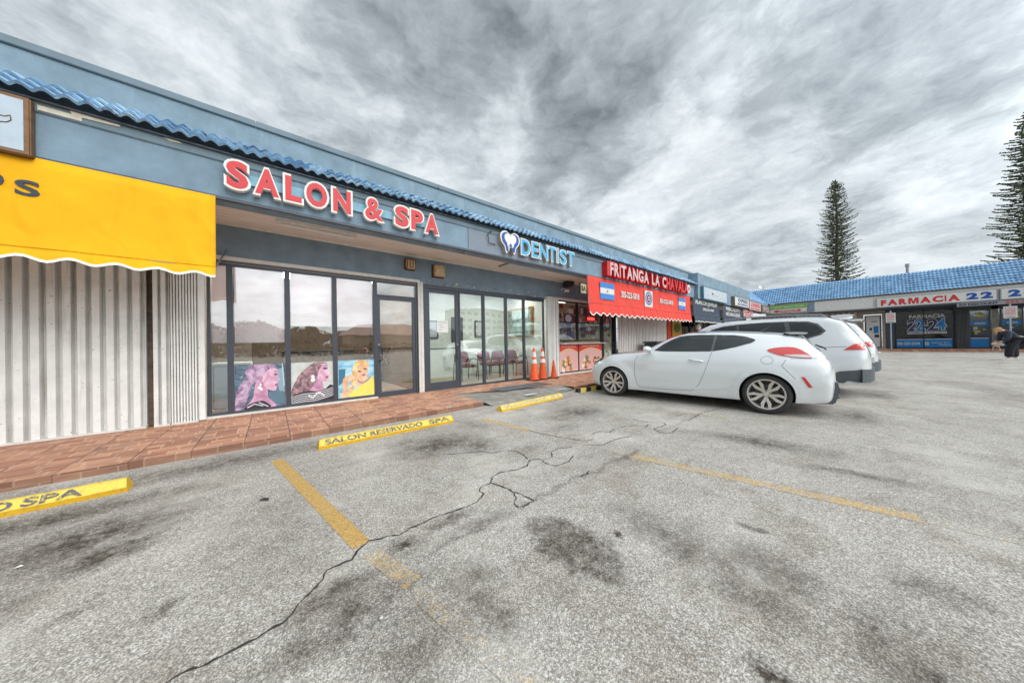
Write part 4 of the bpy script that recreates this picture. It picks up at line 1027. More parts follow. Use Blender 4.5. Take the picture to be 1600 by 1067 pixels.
poster('poster of a blond woman in a yellow top against blue water', 1.045, 1.735, .185, .95, bg_sea, [
    ('backdrop', FC((60, 118, 150)), [(862, 720), (905, 720), (900, 800), (862, 830)], 0),
    ('hair', hair_blond, [(960, 690), (985, 670), (1020, 664), (1050, 676), (1062, 700), (1050, 720), (1000, 730), (985, 780), (960, 850), (930, 905), (905, 912), (925, 860), (945, 800), (948, 740)], 1),
    ('neck', skC, [(985, 760), (1050, 790), (1062, 830), (980, 850)], 1),
    ('face', skC, [(972, 720), (985, 700), (1020, 690), (1050, 705), (1055, 740), (1048, 770), (1030, 792), (1010, 790), (985, 765)], 1),
    ('features', dk, [(984, 742), (998, 738), (1008, 746), (996, 748)], 1), ('features', dk, [(1020, 728), (1034, 722), (1046, 728), (1034, 732)], 1), ('features', lips, [(1010, 768), (1026, 762), (1036, 768), (1022, 776)], 1),
    ('hair', hair_blond, [(962, 700), (1000, 675), (1045, 680), (1050, 696), (1010, 700), (985, 725), (975, 770), (958, 800), (950, 750)], 1),
    ('hand', skC, [(885, 810), (895, 780), (925, 765), (955, 770), (965, 790), (935, 800), (920, 830), (915, 870), (905, 912), (872, 912), (888, 860)], 1),
    ('yellow_top', FC((244, 222, 110)), [(930, 912), (950, 875), (985, 850), (1020, 830), (1062, 800), (1092, 790), (1098, 892), (1096, 912)], 1),
    ('necklace', FC((176, 150, 150)), [(985, 795), (1010, 815), (1045, 800), (1066, 780), (1072, 790), (1050, 815), (1010, 830), (985, 812)], 1)],
    (858, 1097, 664, 912))
m = MB(); m.box(3.22, 3.52, YW + .042, YW + .048, 1.55, 1.86, 'white_paint')
t = tag(m.build('paper_notice'), 'white printed paper notice taped inside the dentist door glass', 'notice')
m = MB()
for k, (a, b) in enumerate(((3.25, 3.49), (3.27, 3.36), (3.29, 3.40), (3.27, 3.35))): m.box(a, b, YW + .040, YW + .0425, 1.80 - k * .06, 1.808 - k * .06, 'letter_grey')
m.build('printed_lines', t)

# ---- food shop window decals
def decal(x0, x1, z0, z1, label, kind):
    t = thing('window_poster', label, 'poster', ((x0 + x1) / 2, YW, z0), group='food posters under the serving shelf')
    yb = YW + .02
    m = MB(); m.box(x0, x1, yb - .004, yb, z0, z1, FC((224, 182, 176))); m.build('poster_sheet', t)
    w_, h = x1 - x0, z1 - z0; m = MB()
    for k in range(6): m.prism([(x0, z0 + h * (.1 + .1 * k)), (x1, z0 + h * (.1 + .1 * k)), (x1, z0 + h * (.11 + .1 * k)), (x0, z0 + h * (.11 + .1 * k))], FM(yb), .004, .0046, FC((206, 150, 150)))
    arc = [(x0 + w_ * i / 16, z0 + h * (.66 + .16 * math.sin(math.pi * i / 16))) for i in range(17)]
    m.prism(arc + [(x1, z1), (x0, z1)], FM(yb), .004, .0054, FC((214, 60, 54)))
    m.prism(arc + [(a, b + h * .045) for a, b in arc[::-1]], FM(yb), .0054, .0062, FC((232, 196, 120)))
    m.build('printed_banner', t)
    m = MB(); text_into(m, 'FRITANGA', x0 + w_ * .12, x1 - w_ * .12, z0 + h * .9, z0 + h * .96, FM(yb), .0054, .0066, 'sign_white', .02); m.build('lettering', t)
    m = MB(); random.seed(kind)
    for k in range(26):
        cx = x0 + w_ * (.32 + random.gauss(0, .13)) if kind == 3 else x0 + w_ * (.25 + .5 * (k % 2) + random.gauss(0, .09)); cz = z0 + h * (.30 + random.gauss(0, .11))
        cx = min(max(cx, x0 + .08), x1 - .08); cz = min(max(cz, z0 + .07), z0 + h * .6)
        mt = [FC((236, 224, 206)), FC((196, 128, 70)), FC((150, 52, 52)), FC((222, 150, 62)), FC((122, 140, 74))][k % 5]
        m.prism(ell(cx, cz, random.uniform(.04, .11), random.uniform(.03, .09), 10, random.random() * 3), FM(yb), .0062, .0066 + .0002 * k, mt)
    m.build('printed_food', t)
decal(7.72, 8.74, .2, 1.15, 'pink and red food poster with a heaped plate left of the window bar', 3)
decal(8.82, 10.24, .2, 1.15, 'wide pink and red food poster with fried dishes beside the shop door', 5)
random.seed(21)
m = MB(); cols = [FC((58, 52, 96)), FC((196, 186, 150)), FC((208, 206, 196)), FC((90, 84, 120)), FC((150, 140, 116)), FC((40, 36, 46)), FC((120, 60, 60)), FC((226, 222, 214)), FC((96, 110, 160))]
def collage(mb, x0, x1, z0, z1, n):
    mb.box(x0, x1, YW + .075, YW + .08, z0, z1, FC((176, 168, 146)))
    for k in range(n):
        a = random.uniform(x0, x1 - .15); b = random.uniform(z0, z1 - .12); w_ = random.uniform(.08, .34); h = random.uniform(.08, .3)
        a1, b1 = min(a + w_, x1), min(b + h, z1)
        mb.prism([(a, b), (a1, b + random.uniform(0, .03)), (a1, b1), (a, b1)], FM(YW + .075), 0, .001 + .0002 * k, cols[k % len(cols)])
collage(m, 7.72, 8.72, 1.33, 2.6, 46)
cx, cz = 8.3, 2.05
m.prism(ell(cx, cz, .26, .24), FM(YW + .075), 0, .0125, FC((54, 60, 120))); m.prism(ell(cx, cz + .05, .17, .14), FM(YW + .075), 0, .0135, FC((222, 220, 226)))
m.prism([(8.2, 1.8), (8.42, 1.8), (8.46, 1.45), (8.16, 1.45)], FM(YW + .075), 0, .013, FC((54, 60, 120)))
tag(m.build('window_collage'), 'blue and cream collage of prints behind the left upper food shop window', 'poster')
m = MB(); collage(m, 8.83, 10.2, 1.33, 2.6, 60)
tag(m.build('window_collage'), 'collage of notices behind the right upper food shop window', 'poster')
m = MB(); collage(m, 10.44, 11.04, .35, 2.5, 30); m.prism(ell(10.74, 2.0, .22, .3), FM(YW + .075), 0, .012, FC((60, 40, 70))); m.prism(ell(10.74, 2.0, .14, .2), FM(YW + .075), 0, .013, FC((214, 206, 210)))
tag(m.build('door_collage'), 'notices and round badge behind the glass of the food shop door', 'poster')
t = thing('open_sign', 'small glowing red OPEN sign in the food shop window', 'sign', (9.5, YW, 2.1))
m = MB(); m.box(9.30, 9.85, YW + .03, YW + .055, 2.02, 2.22, 'letter_deep_red'); m.build('sign_board', t)
m = MB(); text_into(m, 'OPEN', 9.36, 9.8, 2.06, 2.18, FM(YW + .03), 0, .006, 'open_neon', .02); m.build('lettering', t)
m = MB(); text_into(m, 'WIC', 9.22, 9.9, 1.50, 1.68, FM(YW + .06), 0, .006, FC((96, 40, 90)), .03); tag(m.build('window_lettering'), 'purple window lettering below the OPEN sign', 'lettering')
# coloured things past the red awning
m = MB(); m.box(16.05, 16.5, YW - .06, YW, .3, 2.6, FC((208, 72, 40))); tag(m.build('door_banner'), 'narrow orange red banner at the right end of the red awning', 'banner')
m = MB(); m.box(16.7, 17.9, YW - .04, YW + .0, .9, 2.5, FC((196, 150, 40))); m.prism(ell(17.3, 1.9, .4, .25), FM(YW - .04), 0, .006, FC((70, 110, 50))); tag(m.build('menu_poster'), 'yellow and green menu poster under the jewelry awning', 'poster')
t = thing('hanging_lantern', 'small white and red sign hanging below the dark awning', 'sign', (18.0, 5.9, 2.1))
m = MB(); m.lathe([(0, 0), (.10, .02), (.13, .15), (.08, .3), (0, .32)], Matrix.Translation((17.6, 5.9, 1.75)), 'sign_white', 16); m.build('shade', t, smooth=True)
m = MB(); m.box(17.45, 17.75, 5.88, 5.92, 1.6, 1.74, 'letter_deep_red'); m.build('panel', t)

# ================================================================== far wing (faces -X)
random.seed(5)
wing = thing('pharmacy_wing', 'cream shop wing with bright blue tile roof across the end of the parking lot', 'building', (33, -2, .3))
XF, XW = 31.5, 33.2
WZ = .375
FX = F_right
m = MB()
m.box(XF, XW + .1, -30, 5.58, 3.12, 3.93, 'sign_white'); m.build('fascia', wing)
m = MB(); m.box(XF + .02, XW + .1, -30, 5.58, 3.02, 3.118, 'frame_dark'); m.build('soffit', wing)
m = MB()
def Fw(a, b, c): return (XF - c, -a, b)
L2 = math.hypot(1.5, 1.4)
tiles(m, -8.2, 14, .15, 9, (.08, 3.95), (-1.5 / L2, 1.4 / L2), L2 + .05, Fw, 'roof_tile_blue_far', amp=.022, lift=.034, seg=6)
o = m.build('tiled_roof', wing, smooth=True, angle=60)
# cut the roof along the valley where it meets the main row
bm = bmesh.new(); bm.from_mesh(o.data)
pc = Vector((31.42, 5.58, 3.95)) - Vector(wing.location)
bmesh.ops.bisect_plane(bm, geom=bm.verts[:] + bm.edges[:] + bm.faces[:], plane_co=pc, plane_no=Vector((-1, 1.0, 0)), clear_outer=True)
bm.to_mesh(o.data); bm.free()
m = MB(); m.box(33.0, 45, -30, 7.1, 5.1, 5.3, 'roof_felt'); m.box(XF - .02, XF + .1, -30, 5.56, 3.90, 3.955, 'bare_wood'); m.build('roof_deck', wing)
m = MB()
def wbox(y0, y1, z0, z1, mat='sign_white', x=XW, d=.2): m.box(x, x + d, min(y0, y1), max(y0, y1), z0, z1, mat)
wbox(6.9, .47, WZ, 3.1, 'beige_return'); wbox(.47, -.37, 2.80, 3.1, 'beige_return'); wbox(-.50, -.9, WZ, 3.1, 'frame_dark')
wbox(-.37, -.50, WZ, 3.1, 'beige_return'); wbox(-.9, -30, 2.92, 3.1, 'frame_dark'); wbox(-4.42, -4.64, WZ, 2.92, 'concrete')
m.build('front_wall', wing)
m = MB()
for k in range(22): wbox(6.8 - k * .28, 6.8 - k * .28 - .14, WZ + .02, 3.05, 'sign_white', XW - .03, .03)
m.build('ribbed_siding', wing)
def wdoor(a, b, z0, z1, frm, fill, lab=None, stile=.07):
    mm = MB(); ya, yb = min(-a, -b), max(-a, -b)
    mm.box(XW - .02, XW + .04, ya, ya + stile, z0, z1, frm); mm.box(XW - .02, XW + .04, yb - stile, yb, z0, z1, frm); mm.box(XW - .017, XW + .04, ya + stile, yb - stile, z1 - stile, z1, frm); mm.box(XW - .017, XW + .04, ya + stile, yb - stile, z0, z0 + stile, frm)
    f = mm.build('door', wing); p = MB(); p.box(XW, XW + .02, ya + stile, yb - stile, z0 + stile, z1 - stile, fill); o = p.build('door_panel', wing); o.parent = f
    if lab: f['label'] = lab
    return f
f = wdoor(-.42, .34, WZ + .05, 2.72, 'frame_dark', 'white_paint', 'white side door with small blue notices')
for (a, b, z0, z1, mt) in ((-.02, .2, 1.45, 1.95, 'poster_blue'), (-.2, -.08, 1.65, 1.85, 'letter_grey'), (.02, .22, 1.15, 1.36, 'letter_grey'), (-.12, .14, 2.26, 2.31, 'letter_grey')):
    mm = MB(); mm.box(XW - .006, XW, -b, -a, z0, z1, mt); o = mm.build('notice', wing); o.parent = f
# big display window
mm = MB()
for a in (.92, 2.04, 3.14): mm.box(XW - .03, XW + .05, -a - .04, -a + .0, WZ, 2.92, 'frame_black')
mm.box(XW - .03, XW + .05, -3.14, -.92, 2.86, 2.92, 'frame_black'); mm.box(XW - .03, XW + .05, -3.14, -.92, WZ, WZ + .07, 'frame_black')
f = mm.build('display_window', wing)
mm = MB(); mm.box(XW + .01, XW + .02, -3.14, -.95, WZ + .07, 2.86, M_glass_low); o = mm.build('pane', wing); o.parent = f
mm = MB(); mm.box(XW - .004, XW + .008, -3.10, -.97, WZ + .08, .95, 'poster_blue'); mm.box(XW - .004, XW + .008, -3.10, -.97, .96, 1.0, 'sign_white'); mm.box(XW - .004, XW + .008, -3.10, -.97, 1.005, 1.06, 'letter_navy'); o = mm.build('blue_base_band', wing); o.parent = f
FWW = FX(XW)
mm = MB()
text_into(mm, 'FARMACIA', 1.5, 2.88, 2.36, 2.60, FWW, .006, .012, 'sign_white', .03)
for s_, a, b, mt in (('2', 1.42, 1.86, 'letter_navy'), ('2', 1.72, 2.12, 'poster_blue'), ('-', 2.10, 2.22, 'poster_blue'), ('2', 2.2, 2.62, 'letter_navy'), ('4', 2.5, 2.9, 'poster_blue')):
    z0, z1 = (1.54, 2.30) if s_ != '-' else (1.86, 1.92)
    g_ = .004 if mt == 'poster_blue' else 0
    text_into(mm, s_, a, b, z0, z1, FWW, .006, .012 + g_, 'sign_white', .05, grow=.02); text_into(mm, s_, a, b, z0, z1, FWW, .006, .014 + g_, mt, .02)
mm.box(XW - .012, XW - .006, -2.92, -1.42, 1.34, 1.47, 'sign_white')
text_into(mm, 'PHARMACY & DISCOUNT', 1.45, 2.9, 1.36, 1.45, FWW, .012, .016, 'letter_navy', .01)
text_into(mm, '305-223-2324', .98, 1.9, .62, .80, FWW, .004, .012, 'sign_white', .03)
text_into(mm, 'Healthcare  Store', 2.35, 3.0, .72, .80, FWW, .004, .012, 'sign_white', .01); text_into(mm, 'Convenience', 2.6, 3.05, .58, .66, FWW, .004, .012, 'sign_white', .01)
mm.prism([(2.1, .6), (2.24, .6), (2.24, .8), (2.1, .8)], FWW, .004, .010, 'sign_white'); text_into(mm, 'f', 2.14, 2.2, .62, .78, FWW, .01, .014, 'poster_blue', .03)
o = mm.build('window_graphics', wing); o.parent = f
mm = MB(); random.seed(3)
mm.box(XW + .5, XW + .52, -3.2, -.9, WZ, 2.9, FC((74, 66, 60)))
for k in range(40):
    a = random.uniform(.95, 3.0); b = random.uniform(1.0, 2.7)
    mm.box(XW + .48, XW + .5 - .0003 * k, -a - random.uniform(.05, .3), -a, b, b + random.uniform(.05, .25), [FC((110, 92, 72)), FC((60, 62, 60)), FC((150, 136, 120)), FC((92, 88, 110)), FC((128, 90, 70))][k % 5])
mm.build('shop_shelving', wing)
mm = MB()
for k in range(9): mm.box(XW - .03 - .02 * (k % 2), XW + .02, -3.26 - .045 * k - .03, -3.26 - .045 * k, WZ, 2.9, 'shutter_dark')
mm.build('folded_shutter', wing)
def glassdoor(a, b, word, lab):
    f = wdoor(a, b, WZ + .04, 2.72, 'frame_dark', M_glass_low, lab, .06)
    mm = MB(); w_ = b - a
    mm.box(XW - .004, XW - .001, -b + .08, -a - .08, 1.78, 2.02, 'poster_blue'); text_into(mm, word, a + w_ * .28, b - w_ * .24, 1.84, 1.96, FWW, .004, .008, 'sign_white', .03)
    o = mm.build('word_band', wing); o.parent = f
    mm = MB(); mm.box(XW - .004, XW - .001, -b + .07, -a - .07, WZ + .1, .98, 'poster_blue'); mm.box(XW - .004, XW - .001, -b + .07, -a - .07, .985, 1.03, 'sign_white'); mm.box(XW - .004, XW - .001, -b + .07, -a - .07, 1.035, 1.1, 'letter_navy')
    o = mm.build('lower_band', wing); o.parent = f
    mm = MB(); random.seed(int(a * 10))
    for k in range(14):
        y = random.uniform(a + .12, b - .25); z = random.uniform(1.15, 1.7) if k > 3 else random.uniform(2.1, 2.45)
        mm.box(XW - .005 - .0002 * k, XW - .001, -y - random.uniform(.08, .2), -y, z, z + random.uniform(.04, .14), [FC((150, 170, 90)), FC((60, 80, 140)), FC((220, 220, 216)), FC((210, 180, 60)), FC((90, 100, 110))][k % 5])
    o = mm.build('stickers', wing); o.parent = f
    return f
glassdoor(3.66, 4.40, 'ENTRADA', 'glass entrance door with blue ENTRADA band')
glassdoor(4.68, 5.40, 'SALIDA', 'glass exit door with blue SALIDA band')
m = MB(); wbox(-3.2, -3.66, 2.74, 2.92, 'frame_dark'); wbox(-3.66, -5.5, 2.73, 2.92, 'frame_dark'); wbox(-5.45, -30, WZ, 2.92, 'beige_return')
m.box(XW + .6, XW + .65, -5.5, -.5, WZ, 2.95, FC((88, 92, 92))); wbox(-3.2, -3.68, WZ, 2.74, 'frame_black'); m.build('shop_back_wall', wing)
for k, (y0, y1) in enumerate(((-4.35, -3.7), (-5.4, -4.7))):
    m = MB(); m.box(XW + .1, XW + .5, y0, y1, 2.76, 2.80, 'strip_light'); m.build('ceiling_light', wing)
# roof things
m = MB(); m.tube([(33.6, -1.5, 5.2), (33.6, -1.5, 5.95)], .07, 'metal_grey', 10); m.tube([(33.6, -1.5, 5.92), (33.6, -1.5, 6.12)], .10, 'metal_grey', 10); m.build('vent_pipe', wing, smooth=True)
t = thing('satellite_dish', 'small grey dish and bracket on the far roof corner', 'dish', (33.5, 6.2, 5.3))
m = MB(); m.tube([(33.5, 6.2, 5.3), (33.5, 6.2, 5.6)], .025, 'metal_grey', 6); m.build('mast', t)
m = MB(); m.lathe([(0, 0), (.12, .01), (.24, .05), (.235, .06), (.12, .02), (0, .01)], Matrix.Translation((33.45, 6.2, 5.65)) @ Matrix.Rotation(R(-50), 4, 'Y') @ Matrix.Rotation(R(35), 4, 'X'), 'metal_grey', 18); m.build('reflector', t, smooth=True)
# signs on the wing
def wsign(label, a0, a1, z0, z1, face, lines, d=.14):
    t = thing('shop_sign', label, 'sign', (XF, -(a0 + a1) / 2, z0))
    m = MB(); m.box(XF - d, XF, -a1, -a0, z0, z1, 'metal_grey'); m.build('sign_case', t)
    m = MB(); m.box(XF - d - .004, XF - d + .01, -a1 + .04, -a0 - .04, z0 + .03, z1 - .03, face); m.build('sign_face', t)
    m = MB()
    for s_, a, b, c, e_, mt in lines:
        for ch, p_, q_ in spans(s_, a, b, .08): text_into(m, ch, p_, q_, c, e_, FX(XF - d - .004), 0, .008, mt, .06)
    if lines: m.build('lettering', t)
    return t
wsign('white FARMACIA 22 sign with red and blue letters on the far wing', .12, 4.38, 3.13, 3.75, 'sign_white', [('FARMACIA', .32, 3.22, 3.24, 3.62, 'letter_red'), ('22', 3.42, 4.24, 3.26, 3.64, 'letter_blue')])
wsign('white sign panel lettered 24 at the right edge beside the FARMACIA 22 sign', 4.45, 8.2, 3.13, 3.75, 'sign_white', [('24', 4.68, 5.5, 3.26, 3.64, 'letter_blue'), ('DISCOUNT', 5.9, 7.9, 3.26, 3.62, 'letter_red')])
t = thing('shop_sign', 'thin dark lettered Rx DISCOUNT strip below the FARMACIA 22 sign', 'sign', (XF, -4, 2.9))
m = MB(); m.box(XF - .04, XF, -7.8, -3.12, 2.88, 3.10, 'metal_grey'); m.build('sign_strip', t)
m = MB(); text_into(m, 'RX DISCOUNT', 3.2, 4.4, 2.91, 3.05, FX(XF - .04), 0, .006, 'letter_navy', .04); text_into(m, '223-2324', 4.6, 5.6, 2.92, 3.06, FX(XF - .04), 0, .006, 'letter_deep_red', .03); m.build('lettering', t)
t = wsign('green and white optical sign with red arrow at the corner of the far wing', -5.56, -3.15, 3.20, 3.86, 'sign_white', [])
m = MB(); m.box(XF - .152, XF - .146, 3.2, 5.52, 3.52, 3.83, 'sign_green'); text_into(m, 'Emmanuel Optical Center', -5.4, -3.3, 3.58, 3.76, FX(XF - .152), 0, .005, 'sign_white', .01)
m.prism([(-5.1, 3.37), (-4.9, 3.46), (-4.9, 3.43), (-3.5, 3.43), (-3.5, 3.28), (-4.9, 3.28), (-4.9, 3.25)], FX(XF - .146), 0, .004, 'letter_red'); text_into(m, 'OPTICA', -4.8, -3.65, 3.31, 3.40, FX(XF - .15), 0, .006, 'sign_white', .03); m.build('lettering', t)
m = MB(); m.box(XF - .06, XF, 2.80, 3.1, 3.14, 3.9, 'stucco_fascia'); m.build('blue_pilaster', wing)
m = MB(); m.box(XF - .03, XF, -.02, 2.78, 3.16, 3.86, 'sign_white'); m.build('blank_panel', wing, bevel=.01)
# kerbside sign posts
def signpost(y, zb, label, lines):
    t = thing('parking_sign', label, 'sign post', (31.28, y, zb), group='parking sign posts before the far wing')
    m = MB(); m.tube([(31.35, y, zb), (31.35, y, 2.88)], .035, 'galvanised', 10); m.build('post', t, smooth=True)
    m = MB(); m.box(31.29, 31.31, y - .2, y + .2, 2.10, 2.74, 'sign_white'); m.build('sign_plate', t, bevel=.004)
    m = MB()
    for k, s_ in enumerate(lines): text_into(m, s_, -y - .15, -y + .15, 2.62 - .095 * k, 2.68 - .095 * k, FX(31.29), 0, .004, 'letter_red', .02)
    m.box(31.286, 31.289, y - .14, y + .14, 2.145, 2.17, 'letter_grey'); m.build('lettering', t)
signpost(-.70, .33, 'white parking notice on a pale blue post left of the pharmacy window', ['PARKING', 'FOR', 'CUSTOMERS', 'ONLY', 'TOW AWAY'])
signpost(-4.72, .33, 'white parking notice on a pale blue post behind the bending person', ['NO', 'LOITERING', 'CUSTOMER', 'PARKING', 'ONLY'])
t = thing('litter_bin', 'dark bin with white ring emblem beside the exit door', 'bin', (32.6, -5.1, .37))
m = MB(); m.box(32.3, 32.8, -5.4, -4.85, .37, 1.45, 'frame_black'); m.build('bin_body', t, bevel=.03)
m = MB()
ring = [(4.85 + .28 + .13 * math.cos(a), 1.0 + .13 * math.sin(a)) for a in [2 * math.pi * k / 20 for k in range(20)]]
m.prism(ring, FX(32.3), 0, .004, 'sign_white'); m.prism([(5.13 + .06 * math.cos(a), 1.0 + .06 * math.sin(a)) for a in [2 * math.pi * k / 16 for k in range(16)]], FX(32.3), .0, .007, 'frame_black'); m.build('ring_emblem', t)

# ================================================================== parking stops
def stop(x0, y0, x1, y1, label, mat, textmat, words, h=.105, wd=.15):
    L_ = math.hypot(x1 - x0, y1 - y0); rz = math.atan2(y1 - y0, x1 - x0)
    t = thing('parking_stop', label, 'parking stop', (x0, y0, 0), rz, group='yellow concrete parking stops', world=False)
    # (front is -y): profile
    pr = [(0, 0), (0, .042), (.052, h), (.10, h), (wd, .042), (wd, 0)]
    nx = 24; vs = []
    for i in range(nx + 1):
        x = L_ * i / nx
        for j, (y, z) in enumerate(pr):
            e_ = .02 if i in (0, nx) else 0
            vs.append((x + (e_ if i == 0 else -e_) * (z / h), y + random.uniform(-.002, .002), z + (random.uniform(-.002, .002) if z > .01 else 0)))
    n = len(pr); mb = MB(); mb.add(vs, [(i * n + j, (i + 1) * n + j, (i + 1) * n + j + 1, i * n + j + 1) for i in range(nx) for j in range(n - 1)] + [tuple(range(n)), tuple(range(nx * n, nx * n + n))], mat)
    mb.build('concrete_bar', t)
    sl = math.hypot(.052, h - .042)
    def Fs(a, b, c):
        k = b / sl; return (a, .052 * k - c * (h - .042) / sl, .042 + (h - .042) * k + c * .052 / sl)
    for s_, a, b in words:
        mb = MB(); text_into(mb, s_, a * L_, b * L_, .008, sl - .004, Fs, .0015, .0042, textmat, .03); mb.build('stencilled_word', t)
    return t
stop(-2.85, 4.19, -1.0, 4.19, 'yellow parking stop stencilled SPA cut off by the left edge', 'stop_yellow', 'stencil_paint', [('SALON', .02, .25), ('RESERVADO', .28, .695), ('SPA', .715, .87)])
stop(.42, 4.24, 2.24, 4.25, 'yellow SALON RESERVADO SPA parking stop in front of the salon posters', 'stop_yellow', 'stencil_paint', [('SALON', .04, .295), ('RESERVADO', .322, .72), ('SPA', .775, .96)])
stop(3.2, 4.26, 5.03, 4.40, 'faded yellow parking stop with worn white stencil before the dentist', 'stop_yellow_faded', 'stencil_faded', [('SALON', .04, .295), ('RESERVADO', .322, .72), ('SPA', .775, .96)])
t = thing('rubber_parking_stop', 'black rubber wheel stop with yellow patches at the hatchback nose', 'parking stop', (5.75, 4.52, 0), R(-4), world=False)
def rprof(mb, x0, x1, s_, mat):
    pr = [(0, 0), (.02 * s_, .05 * s_), (.05, .10 * s_), (.10, .10 * s_), (.13, .05 * s_), (.15, 0)]; n = len(pr)
    mb.add([(x, y, z) for x in (x0, x1) for y, z in pr], [(j, n + j, n + j + 1, j + 1) for j in range(n - 1)] + [tuple(range(n)), tuple(range(n, 2 * n))], mat)
m = MB(); rprof(m, 0, 1.7, 1.0, 'rubber'); m.build('rubber_bar', t)
for x in (.04, .42, .82, 1.2):
    m = MB()
    m.add([(x, -.004, .004), (x + .2, -.004, .004), (x + .24, .018, .055), (x + .04, .018, .055), (x + .07, .048, .105), (x + .27, .048, .105), (x + .27, .1, .105), (x + .07, .1, .105)], [(0, 1, 2, 3), (3, 2, 5, 4), (4, 5, 6, 7)], 'stop_yellow'); m.build('yellow_patch', t)

# ================================================================== traffic cones
def cone(x, y, rz, label, mat, s_=1.0, hs=1.0, bands=True, lean=0.0, zb=KH):
    t = thing('traffic_cone', label, 'traffic cone', (x, y, zb), rz, group='orange traffic cones by the dentist window', world=False)
    X = Matrix.Rotation(lean, 4, 'X')
    m = MB(); b = .185 * s_
    m.box(-b, b, -b, b, 0, .03, 'rubber' if bands or s_ < 1 else mat); m.build('base', t, bevel=.012)
    prof = [(.145, .03), (.13, .045), (.122, .06), (.030, .70), (.022, .71), (.0, .71)]
    m = MB(); m.lathe([(r * s_, z * hs if z > .1 else z) for r, z in prof], X, mat, 28); m.build('cone_body', t, smooth=True, angle=50)
    if bands:
        rr = lambda z: .122 - (z - .06) / .64 * .092
        for z0, z1 in ((.37, .46), (.51, .625)):
            m = MB(); m.lathe([(rr(z0) * s_ + .003, z0 * hs), (rr(z1) * s_ + .003, z1 * hs)], X, 'reflective', 28); m.build('reflective_band', t, smooth=True)
    return t
cone(6.20, 6.56, .35, 'clean orange cone with two white bands, leftmost of the three', 'cone_orange', 1.05, 1.38)
cone(6.62, 6.62, .1, 'dirty scuffed orange cone with faded bands, middle of the three', 'cone_dirty', 1.05, 1.38)
cone(7.02, 6.52, .5, 'small plain grimy orange cone against the white shutter', 'cone_dirty', .8, .80, bands=False)
m = MB(); m.box(4.2, 5.9, 5.55, 6.1, KH + .004, KH + .012, 'shutter_dark'); tag(m.build('door_mat', bevel=.003), 'flat grey mat on the tiles before the dentist windows', 'mat')

# ================================================================== waiting room chairs and pictures
def chair(x, y, rz, label):
    t = thing('waiting_chair', label, 'chair', (x, y, KH + .005), rz, group='burgundy waiting room chairs behind the dentist glass', world=False)
    m = MB(); m.box(-.25, .25, -.25, .22, .42, .49, 'burgundy'); m.build('seat', t, bevel=.025)
    m = MB()
    P = smooth_poly([(-.24, .56), (-.25, .74), (-.20, .86), (0, .89), (.20, .86), (.25, .74), (.24, .56), (0, .53)], 3)
    m.prism(P, lambda a, b, c: (a, .27 + (b - .5) * .14 - c, b), 0, .05, 'burgundy'); m.build('backrest', t, bevel=.012)
    for sx in (-1, 1):
        m = MB(); m.tube([(sx * .29, -.26, 0), (sx * .29, -.24, .52), (sx * .29, -.18, .64), (sx * .29, .0, .67), (sx * .29, .2, .64), (sx * .27, .27, .52), (sx * .27, .33, 0)], .016, 'black_plastic', 8); m.build('arm_leg_frame', t, smooth=True)
    m = MB(); m.tube([(-.28, .25, .5), (.28, .25, .5)], .013, 'black_plastic', 6); m.tube([(-.29, -.22, .42), (.29, -.22, .42)], .013, 'black_plastic', 6); m.build('cross_bar', t)
    return t
c0 = chair(4.72, 8.1, R(0), 'burgundy waiting chair nearest the dentist door')
copy_thing(c0, (5.62, 8.15, KH + .005), R(4), 'second burgundy waiting chair from the dentist door')
copy_thing(c0, (6.22, 8.2, KH + .005), R(-3), 'third burgundy waiting chair from the dentist door')
copy_thing(c0, (6.85, 8.15, KH + .005), R(5), 'burgundy waiting chair farthest from the dentist door, behind the cones')
def picture(x0, x1, z0, z1, frm, mat, lab, y=9.38):
    t = thing('framed_picture', lab, 'picture', ((x0 + x1) / 2, y, z0))
    m = MB(); w_ = .04
    m.box(x0, x1, y - .03, y, z0, z0 + w_, frm); m.box(x0, x1, y - .03, y, z1 - w_, z1, frm); m.box(x0, x0 + w_, y - .03, y, z0 + w_, z1 - w_, frm); m.box(x1 - w_, x1, y - .03, y, z0 + w_, z1 - w_, frm); m.build('frame', t)
    m = MB(); m.box(x0 + w_, x1 - w_, y - .012, y - .002, z0 + w_, z1 - w_, mat); m.build('canvas', t)
m = None
picture(5.86, 6.25, 1.5, 2.1, 'frame_black', 'sign_white', 'narrow black framed certificate on the waiting room wall')
picture(4.05, 4.4, 1.45, 2.05, 'frame_black', 'sign_bluewhite', 'black framed pale print on the wall behind the dentist door')
picture(4.9, 5.35, 1.3, 2.2, 'shutter_dark', 'shutter_dark', 'grey notice board on the waiting room wall')
t = thing('framed_picture', 'large gold framed landscape painting on the right waiting room wall', 'picture', (7.28, 8.4, 1.4))
m = MB(); m.box(7.24, 7.28, 7.7, 9.1, 1.45, 2.55, 'gold'); m.build('frame', t)
m = MB(); m.box(7.225, 7.24, 7.78, 9.02, 1.53, 2.47, 'painting'); m.build('canvas', t)
